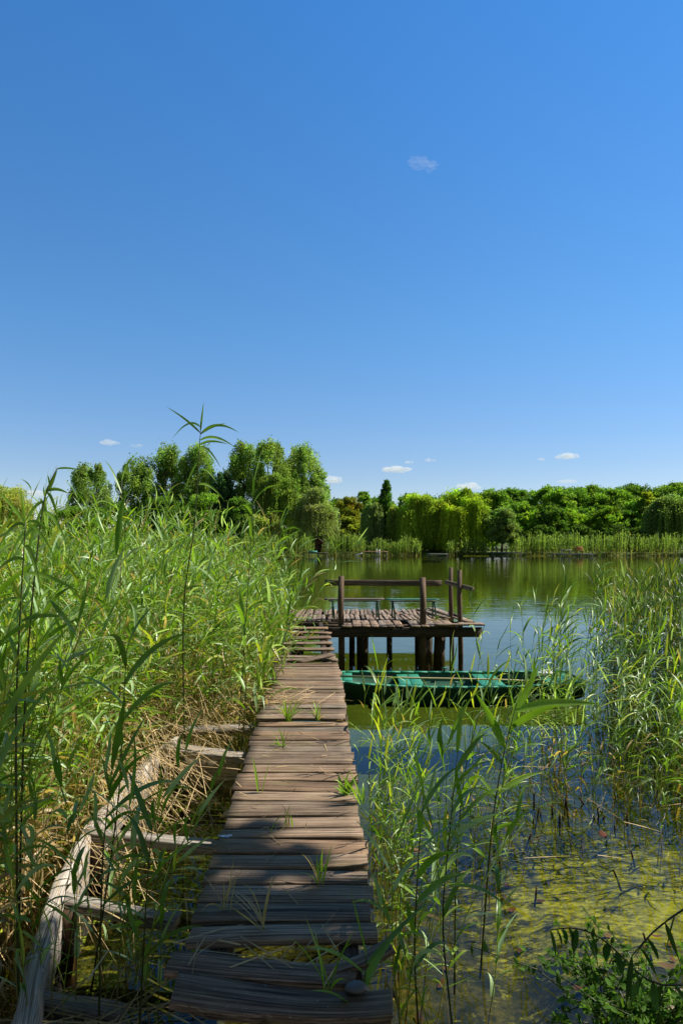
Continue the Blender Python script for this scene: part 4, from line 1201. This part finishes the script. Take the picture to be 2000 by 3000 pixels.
reed_group(12, lambda x, y: XL(y) - .16 < x < XL(y) - .03, -1.1, -.6, 5.5, 8.5, 1.45, .25, 'green reed leaning over the left edge of the boardwalk', 'reeds at the left edge of the boardwalk', vD)
# far right clump in deep green, too dense to count
bR = scatter(560, rc(4.75, 8.7, 1.35, 1.8), 3, 6.6, 6.4, 11)
lR = reeds(bR, rng.uniform(1.75, 2.35, len(bR)), lean_arr(len(bR), .0, -.03, .08), m=17, leafL=.30, leafW=.018, K=5, windk=.25, t0=.30, dry=.25, stem_r=.0045, green=.5)
tag(put(*lR, 'reed_bed', loc=(4.6, 8.6, 0)), 'dense dark green reed stand at the right edge of the photo', 'reed bed', None, 'stuff')
bR = scatter(110, rc(3.7, 6.6, .7, .9), 2.8, 5, 5.4, 8)
lR = reeds(bR, rng.uniform(.8, 1.5, len(bR)), lean_arr(len(bR), .0, -.03, .08), m=13, leafL=.28, leafW=.016, K=5, windk=.25, t0=.22, dry=.25, stem_r=.004)
tag(put(*lR, 'reed_bed', loc=(3.7, 6.6, 0)), 'lower lighter reeds in front of the dense right stand', 'reed bed', None, 'stuff')

# hero reeds, each with its own look
def bez_leaves(root, stem_pts, leaves, dd, green=1.0):
    """leaves: (base px, py, tip px, py, lift, width, depth shift) on a stem near distance dd"""
    mb = MB()
    for (bx, by, tx, ty, lift, wd, dy) in leaves:
        b = PD(bx, by, dd); e = PD(tx, ty, dd + dy); c = (b + e) / 2 + np.array([0, 0, lift])
        c = c + (b - e) * .1
        K = 12; t = np.linspace(0, 1, K + 1)[:, None]
        pp = b * (1 - t) ** 2 + 2 * c * t * (1 - t) + e * t * t
        D = norm(np.gradient(pp, axis=0)); view = norm(np.array([0, -1.0, .35]) + rng.normal(0, .25, 3))
        S = norm(np.cross(D, view)); N2 = np.cross(S, D)
        hw = wd / 2 * np.interp(t[:, 0], [0, .08, .3, .6, .85, 1.0], [.3, .7, 1.0, .8, .38, .02])[:, None]
        V = np.stack([pp + S * hw + N2 * hw * .35, pp, pp - S * hw + N2 * hw * .35], 1).reshape(-1, 3)
        I_ = np.arange((K + 1) * 3).reshape(K + 1, 3)
        Q = np.concatenate([np.stack([I_[:-1, 0], I_[:-1, 1], I_[1:, 1], I_[1:, 0]], -1), np.stack([I_[:-1, 1], I_[:-1, 2], I_[1:, 2], I_[1:, 1]], -1)])
        mb.add(V, Q, (), (G1 * .5 + G2 * .5) * rng.uniform(.75, 1.2) * green)
    part(mb, 'leaves', M['reed'], root)

def hero(path, label, m, leafL, leafW, t0=.5, az=None, dry=0.0, r=.005, green=1.0, droopk=1.0, windk=.4, wind=(.7, 0), tips=None, dd=3.0):
    """path: world points of the stem from base to tip"""
    path = np.array(path, float)
    root = empty('tall_reed', path[0]); tag(root, label, 'reed')
    t = np.linspace(0, 1, len(path)); tt = np.linspace(0, 1, 14)
    pp = np.stack([np.interp(tt, t, path[:, k]) for k in range(3)], -1)
    for _ in range(2): pp[1:-1] = (pp[:-2] + pp[1:-1] * 2 + pp[2:]) / 4
    mb = MB(); col = np.array([.09, .10, .03])
    log(mb, pp, r * (1 - .7 * tt), 6, .03, col=col); part(mb, 'stalk', M['reed'], root, True)
    if tips:
        bez_leaves(root, pp, tips, dd, green); return
    n = m; lt = np.linspace(t0, .99, n) + rng.uniform(-.01, .01, n); lt = np.clip(lt, 0, 1)
    b = np.stack([np.interp(lt, tt, pp[:, k]) for k in range(3)], -1)
    d = norm(pp[-1] - pp[-4])
    az = rng.uniform(0, 6.28) + np.arange(n) * math.pi + rng.normal(0, .4, n)
    hx = np.cos(az) + wind[0] * windk * 2; hy = np.sin(az) * .8 + wind[1] * windk * 2; hl = np.hypot(hx, hy); hx /= hl; hy /= hl
    th = np.radians(rng.uniform(30, 60, n)) * (1 - .7 * np.clip((lt - .85) / .15, 0, 1))
    d0 = norm(np.stack([hx * np.sin(th), hy * np.sin(th), np.cos(th)], -1) + (d - np.array([0, 0, 1])) * .5)
    V, Q = ribbons(b, d0, leafL * rng.uniform(.75, 1.2, n) * (1 - .2 * np.clip((lt - .8) / .2, 0, 1)), leafW * rng.uniform(.8, 1.2, n), rng.uniform(.5, 1.7, n) * droopk * (1 - .6 * np.clip((lt - .85) / .15, 0, 1)), 10, .3, rng.normal(0, .5, n), None, rng.normal(0, .15, (n, 3)))
    cc = (G1 * .5 + G2 * .5) * rng.uniform(.7, 1.25, (n, 1)) * green
    mb = MB(); mb.add(V, Q, (), np.repeat(cc, 33, axis=0)); part(mb, 'leaves', M['reed'], root)
hero([(-1.32, 5.8, -.1), (-1.36, 5.8, 1.5), PD(572, 1560, 5.7), PD(583, 1330, 5.7), PD(590, 1235, 5.7)], 'tallest reed of all, rising alone into the sky over the poplars', 13, .36, .026, .62, windk=.9, r=.008, dd=5.7, tips=[
    (588, 1262, 597, 1176, 0, .020, 0), (587, 1268, 488, 1192, .03, .020, -.1), (586, 1250, 505, 1286, .13, .022, 0), (588, 1272, 700, 1268, .14, .026, .05), (588, 1272, 662, 1240, .03, .028, -.05),
    (587, 1290, 690, 1312, .10, .026, .1), (586, 1302, 668, 1302, .05, .024, -.1), (586, 1310, 648, 1372, .09, .020, 0), (585, 1330, 628, 1410, .10, .018, .1), (584, 1350, 540, 1440, .06, .018, 0),
    (583, 1380, 640, 1420, .10, .022, 0), (581, 1420, 660, 1470, .10, .022, .1), (578, 1470, 520, 1520, .08, .022, 0), (576, 1520, 650, 1560, .1, .022, 0)])
hero([(-1.25, 2.65, 0), PD(45, 2100, 2.62), PD(62, 1750, 2.62), PD(76, 1530, 2.6)], 'dark stemmed reed near the left edge with a star of leaves at its tip', 9, .34, .020, .72, windk=.0, r=.0055, dd=2.61, tips=[
    (76, 1532, 62, 1428, 0, .014, 0), (76, 1538, -20, 1430, .03, .014, .05), (76, 1535, 160, 1570, .05, .014, 0), (76, 1540, 172, 1660, .08, .014, 0), (75, 1540, -10, 1620, .08, .014, 0), (76, 1560, 20, 1660, .04, .012, 0),
    (74, 1600, 120, 1720, .07, .016, 0), (72, 1640, -30, 1700, .06, .016, 0), (70, 1680, 240, 1740, .04, .018, .1), (66, 1760, -40, 1800, .05, .018, 0), (64, 1820, 200, 1810, .03, .020, 0)])
hero([(-1.42, 3.0, 0), PD(70, 2000, 3.0), PD(118, 1530, 3.0), PD(137, 1430, 3.0), PD(168, 1372, 3.0)], 'reed at the left whose bent tip points to the right against the sky', 8, .30, .018, .62, r=.005, windk=.8, droopk=.6, dd=3.0, tips=[
    (166, 1374, 246, 1380, .015, .010, 0), (137, 1442, 170, 1372, -.02, .020, 0), (138, 1440, 205, 1448, .03, .016, 0), (138, 1446, 178, 1556, .08, .014, 0), (132, 1470, 60, 1560, .06, .016, 0), (126, 1500, 200, 1600, .07, .018, 0), (120, 1540, 40, 1640, .07, .016, 0)])
hero([(-1.62, 5.0, 0), PD(352, 1800, 5.0), PD(358, 1400, 5.0)], 'reed with upright tip against the sky left of the tallest one', 9, .34, .022, .65, r=.005)
hero([(-.92, 6.0, 0), PD(715, 1900, 5.95), PD(735, 1600, 5.95), PD(742, 1420, 5.95)], 'tall reed beside the boardwalk edge in front of the light willow', 12, .34, .026, .4, r=.006, windk=.7)
hero([(-.90, 7.4, 0), PD(790, 1850, 7.3), PD(812, 1640, 7.3), PD(822, 1530, 7.3)], 'reed beside the boardwalk reaching over the open lake', 12, .40, .028, .35, r=.006, windk=.8)
hero([(-.86, 5.7, 0), PD(722, 2050, 5.6), PD(715, 1900, 5.6), PD(712, 1800, 5.6)], 'sturdy reed rising from the left boardwalk edge by the tangled canes', 8, .34, .034, .3, r=.006, windk=.1)
hero([(-1.10, 3.0, 0), PD(350, 2350, 3.0), PD(360, 2100, 3.0), PD(372, 1900, 3.0)], 'shaded reed with big leaves standing in the left pool', 9, .36, .030, .3, r=.0045, green=.9)
hero([(-.96, 2.7, 0), PD(300, 2500, 2.7), PD(330, 2250, 2.7)], 'dark reed with long leaves spreading over the timber edging', 8, .38, .028, .35, r=.0045, green=.85, windk=.6)
hero([(-.78, 2.62, 0), PD(430, 2600, 2.6), PD(450, 2380, 2.6)], 'upright dark reed beside the left edge of the near boardwalk', 7, .32, .026, .3, r=.004, green=.9)
hero([(.66, 3.26, -.1), PD(1440, 2400, 3.26), PD(1475, 2200, 3.26), PD(1512, 2060, 3.26)], 'tall dark stemmed reed with very broad leaves leaning right over the water', 6, .40, .038, .70, r=.0055, windk=.9, droopk=.5, dd=3.26, tips=[
    (1476, 2190, 1390, 2028, .04, .040, -.1), (1508, 2082, 1762, 2064, .05, .044, .1), (1498, 2130, 1640, 2066, .04, .040, -.1), (1514, 2074, 1580, 1940, -.02, .034, 0), (1490, 2150, 1528, 2010, 0, .034, .1),
    (1470, 2240, 1400, 2170, .03, .024, 0), (1455, 2330, 1600, 2260, .05, .022, .1), (1450, 2340, 1380, 2260, .03, .022, 0), (1435, 2440, 1540, 2420, .05, .022, 0), (1425, 2520, 1350, 2470, .04, .020, 0)])
hero([(.52, 3.15, -.1), PD(1335, 2500, 3.15), PD(1360, 2250, 3.15), PD(1405, 2080, 3.15)], 'dark stemmed reed left of the very broad leaved one', 7, .32, .024, .45, r=.005, windk=.4)
hero([(.45, 2.75, 0), PD(1290, 2700, 2.75), PD(1320, 2400, 2.75), PD(1340, 2200, 2.75)], 'bending reed in the lower right foreground', 8, .34, .028, .35, r=.0045, windk=.5)
hero([(.30, 2.55, 0), PD(1210, 2800, 2.55), PD(1225, 2500, 2.55), PD(1240, 2330, 2.55)], 'shaded reed just right of the near boardwalk end', 8, .32, .026, .3, r=.0045, windk=.3)
hero([(2.0, 6.2, -.1), PD(1620, 2100, 6.1), PD(1640, 1850, 6.1), PD(1652, 1740, 6.1)], 'reed with upright tip above the clump in front of the boat bow', 10, .34, .022, .45, r=.005, windk=.8)
hero([(2.6, 7.6, -.1), PD(1700, 2000, 7.5), PD(1735, 1780, 7.5), PD(1745, 1660, 7.5)], 'tall reed with a flag leaf against the green water', 9, .36, .024, .5, r=.005, windk=.9)
hero([(1.3, 7.0, -.1), PD(1400, 1960, 6.8), PD(1410, 1860, 6.8)], 'small reed standing alone behind the boat', 5, .20, .014, .55, r=.003, windk=.3)
hero([(.22, 5.6, -.05), PD(1095, 2060, 5.5), PD(1108, 1960, 5.5)], 'reed with an upright flag leaf in front of the boat stern', 7, .30, .026, .35, r=.004, windk=.5)
hero([(.05, 2.26, .4), PD(1070, 2860, 2.26), PD(1072, 2800, 2.26)], 'young reed shoot growing between the frontmost planks', 5, .26, .026, .1, r=.004, windk=.2, droopk=.4)

# shoots growing through the deck
def shoot(px, py, h, n, L, Wd, label, seed_dry=.1, z=DZ, name='grass_tuft', spread=.5):
    p = P(px, py, z); base = np.tile(p, (n, 1)) + np.stack([rng.normal(0, .012, n), rng.normal(0, .01, n), np.zeros(n)], -1)
    az = rng.uniform(0, 6.28, n); th = rng.uniform(.1, spread, n)
    d0 = np.stack([np.cos(az) * np.sin(th), np.sin(az) * np.sin(th) * .7, np.cos(th)], -1)
    V, Q = ribbons(base, d0, L * rng.uniform(.6, 1.1, n), Wd * rng.uniform(.7, 1.2, n), rng.uniform(.1, 1.2, n), 6, .35, rng.normal(0, .5, n))
    c = np.where(rng.random((n, 1)) < seed_dry, TAN, G2 * rng.uniform(.7, 1.2, (n, 1)))
    mb = MB(); mb.add(V, Q, (), np.repeat(c, 21, axis=0))
    tag(mb.build(name, M['reed'], loc=p), label, 'grass', 'shoots on the boardwalk')
shoot(765, 2322, .2, 2, .24, .022, 'pair of upright blades sprouting through the boardwalk', .0, spread=.25)
shoot(845, 2424, .1, 6, .13, .009, 'small wispy shoot on the sunlit middle of the boardwalk', .4)
shoot(935, 2588, .1, 8, .17, .010, 'wispy shoot with dry stalk at the shade edge of the boardwalk', .3, spread=1.0)
shoot(845, 2112, .2, 34, .22, .010, 'grass tuft growing across the boardwalk beside dry leaves', .3, spread=.9)
shoot(930, 2112, .2, 16, .18, .009, 'small grass tuft right of the big tuft on the boardwalk', .3, spread=.8)
shoot(830, 2186, .1, 14, .14, .010, 'flat green shoot below the big grass tuft', .3, spread=1.2)
shoot(660, 2665, .1, 9, .20, .006, 'dried curly weed near the left edge of the near boardwalk', 1.0, spread=1.2)
shoot(765, 2720, .1, 7, .22, .010, 'pale dry stalk bundle on the last sound plank', 1.0, spread=.9)
shoot(955, 2900, .2, 6, .22, .018, 'fresh broad green shoot between the broken planks', .0, spread=.8)
shoot(1275, 1818, .1, 14, .14, .014, 'green weeds at the foot of the right bench', .2, spread=1.0)
shoot(1010, 2330, .1, 12, .16, .020, 'drooping leafy shoot hanging over the right rim of the boardwalk', .1, spread=1.3)
shoot(800, 2445, .1, 7, .12, .007, 'dry bent straw with small shoot on the sunlit planks', .8, spread=1.4)
shoot(1060, 2356, .1, 10, .20, .016, 'leafy shoot on the right rim of the boardwalk', .1, spread=1.1)

# bird dropping
mb = MB(); an = np.arange(9) * .698
for (dx, dy, r_) in ((0, 0, .014), (.03, .006, .010), (.02, -.008, .008), (-.02, .002, .006)):
    q = P(655, 2449, DZ + .006)
    mb.add(np.stack([q[0] + dx + np.cos(an) * r_ * 1.5 * rng.uniform(.7, 1.2, 9), q[1] + dy + np.sin(an) * r_ * rng.uniform(.7, 1.2, 9), np.full(9, q[2])], -1), None, [list(range(9))], (.75, .75, .75))
tag(mb.build('bird_dropping', M['plain'], loc=P(655, 2449, DZ)), 'white bird dropping at the left edge of the planks', 'dropping')

# cut reed stubs in the water
mb = MB(); log(mb, [(0, 0, -.10), (.003, 0, 0), (.006, .003, .045)], [.007, .0065, .006], 7, .12, col=(.055, .035, .02))
st0 = mb.build('reed_stub', M['bark'], smooth=False)
k = 0
while k < 22:
    px = rng.uniform(1430, 1990); py = rng.uniform(2290, 2780)
    if rng.random() < .5: px = rng.normal(1640, 80); py = rng.normal(2400, 40)
    q = P(px, py, 0)
    o = st0 if k == 0 else st0.copy()
    if k: sc.collection.objects.link(o)
    o.location = q; s = rng.uniform(.6, 1.5); o.scale = (s ** .3, s ** .3, s)
    o.rotation_euler = (rng.normal(0, .15), rng.normal(0, .2), rng.uniform(0, 6.28))
    tag(o, 'short dark cut reed stub poking out of the algae water', 'reed stub', 'cut reed stubs in the algae water'); k += 1

# sunken and floating dead leaves
an = np.linspace(0, 2 * math.pi, 10, endpoint=False)
lv = [[.095 * math.cos(a) * (1 + .12 * math.cos(2 * a)), .06 * math.sin(a), .012 * math.cos(a * 2)] for a in an] + [[0, 0, 0]]
variants_leaf = []
for c in ((.15, .05, .03), (.11, .04, .025), (.20, .11, .05)):
    mb = MB(); mb.add(np.array(lv), None, [[i, (i + 1) % 10, 10] for i in range(10)], c); variants_leaf.append(mb.build('dead_leaf', M['dry']))
for i in range(20):
    o = variants_leaf[i] if i < 3 else variants_leaf[i % 3].copy()
    if i >= 3: sc.collection.objects.link(o)
    px = rng.uniform(1180, 1990); py = rng.uniform(2430, 2880); q = P(px, py, -.06)
    gz_ = ground_z(q[0], q[1]); o.location = (q[0], q[1], gz_ + .015 if i % 8 else .006)
    s = rng.uniform(.2, .42); o.scale = (s, s, s); o.rotation_euler = (rng.normal(0, .15), rng.normal(0, .15), rng.uniform(0, 6.28))
    tag(o, 'reddish brown dead leaf lying in the shallow water right of the boardwalk', 'leaf', 'dead leaves in the shallow water')

# bottom right: branch with hanging oval leaves, and bramble bush
def oval(K=6): return np.interp(np.linspace(0, 1, K + 1), [0, .15, .4, .7, 1], [.1, .7, 1.0, .8, .03])
def branch(path, label, n, L, Wd, col, root_r=.006, hang=1.0, name='leafy_branch', cat='branch'):
    path = np.array(path); root = empty(name, path[0]); tag(root, label, cat)
    t = np.linspace(0, 1, len(path)); tt = np.linspace(0, 1, 12)
    pp = np.stack([np.interp(tt, t, path[:, k]) for k in range(3)], -1)
    for _ in range(2): pp[1:-1] = (pp[:-2] + pp[1:-1] * 2 + pp[2:]) / 4
    mb = MB(); log(mb, pp, root_r * (1 - .6 * tt), 6, .05, col=(.05, .06, .02)); part(mb, 'stem', M['reed'], root, True)
    lt = np.linspace(.12, 1, n); b = np.stack([np.interp(lt, tt, pp[:, k]) for k in range(3)], -1)
    dd = norm(np.stack([rng.normal(0, .35, n), rng.normal(0, .35, n), -hang + rng.normal(0, .25, n)], -1))
    V, Q = ribbons(b, dd, L * rng.uniform(.75, 1.2, n), Wd * rng.uniform(.8, 1.15, n), np.full(n, .2), 6, .35, rng.normal(0, .6, n), oval())
    mb = MB(); mb.add(V, Q, (), np.repeat(np.array(col) * rng.uniform(.7, 1.3, (n, 1)), 21, axis=0)); part(mb, 'leaves', M['leaf'], root)
branch([PD(2040, 2880, 2.3), PD(1900, 2900, 2.3), PD(1790, 2760, 2.3), PD(1690, 2712, 2.3), PD(1610, 2725, 2.3)], 'arching twig with hanging dark oval leaves over the algae water', 16, .085, .026, (.05, .11, .025), .004)
branch([PD(2040, 2640, 2.2), PD(1960, 2690, 2.2), PD(1900, 2740, 2.2), PD(1850, 2800, 2.2)], 'stem entering from the right edge with long narrow hanging leaves', 7, .13, .022, (.045, .09, .02), .004)
def bush():
    root = empty('bramble_bush', (1.2, 2.6, .1)); tag(root, 'leafy green bramble bush in the lower right corner', 'bush')
    ms, ml = MB(), MB(); n = 0
    for i in range(95):
        a = np.array([1.22 + rng.normal(0, .13), 2.62 + rng.normal(0, .10), .06])
        e = a + np.array([rng.normal(-.08, .17), rng.normal(.02, .12), rng.uniform(.05, .30)])
        m = (a + e) / 2 + np.array([0, 0, .06])
        log(ms, [a, m, e], [.003, .0025, .001], 5, .05, col=(.06, .07, .02))
        k = 22; t = rng.uniform(.15, 1, k)[:, None]
        b = a * (1 - t) ** 2 + 2 * m * t * (1 - t) + e * t * t
        dd = norm(rng.normal(size=(k, 3)) + np.array([0, 0, .3]))
        V, Q = ribbons(b, dd, rng.uniform(.022, .048, k), rng.uniform(.012, .024, k), rng.uniform(.2, .8, k), 4, .25, rng.normal(0, .6, k), oval(4))
        ml.add(V, Q, (), np.repeat(np.array([.085, .17, .03]) * rng.uniform(.6, 1.4, (k, 1)), 15, axis=0))
    part(ms, 'stem', M['reed'], root); part(ml, 'leaves', M['leaf'], root)
bush()
# duckweed and bits afloat
def flecks(n, fx0, fx1, fy0, fy1, col, label, r0=.004, r1=.010):
    mb = MB(); an = np.arange(5) * 1.2566
    V = []; N_ = []; C = []
    for i in range(n):
        x = rng.uniform(fx0, fx1); y = rng.uniform(fy0, fy1)
        if noise.noise(Vector((x * 3, y * 3, 1))) < -.05: continue
        r_ = rng.uniform(r0, r1); b = len(V)
        V += [(x + math.cos(a) * r_, y + math.sin(a) * r_, .004) for a in an]; N_.append([b + q for q in range(5)]); C += [np.array(col) * rng.uniform(.7, 1.2)] * 5
    mb.add(V, None, N_, np.array(C)); tag(mb.build('duckweed', M['leaf'], loc=((fx0 + fx1) / 2, (fy0 + fy1) / 2, 0)), label, 'duckweed', None, 'stuff')
flecks(900, -1.4, -.75, 2.9, 5.4, (.30, .38, .03), 'bright duckweed flecks in the pool left of the boardwalk')
flecks(160, .9, 3.0, 3.0, 5.6, (.40, .42, .12), 'tiny pale flecks floating over the algae at the right', .003, .007)
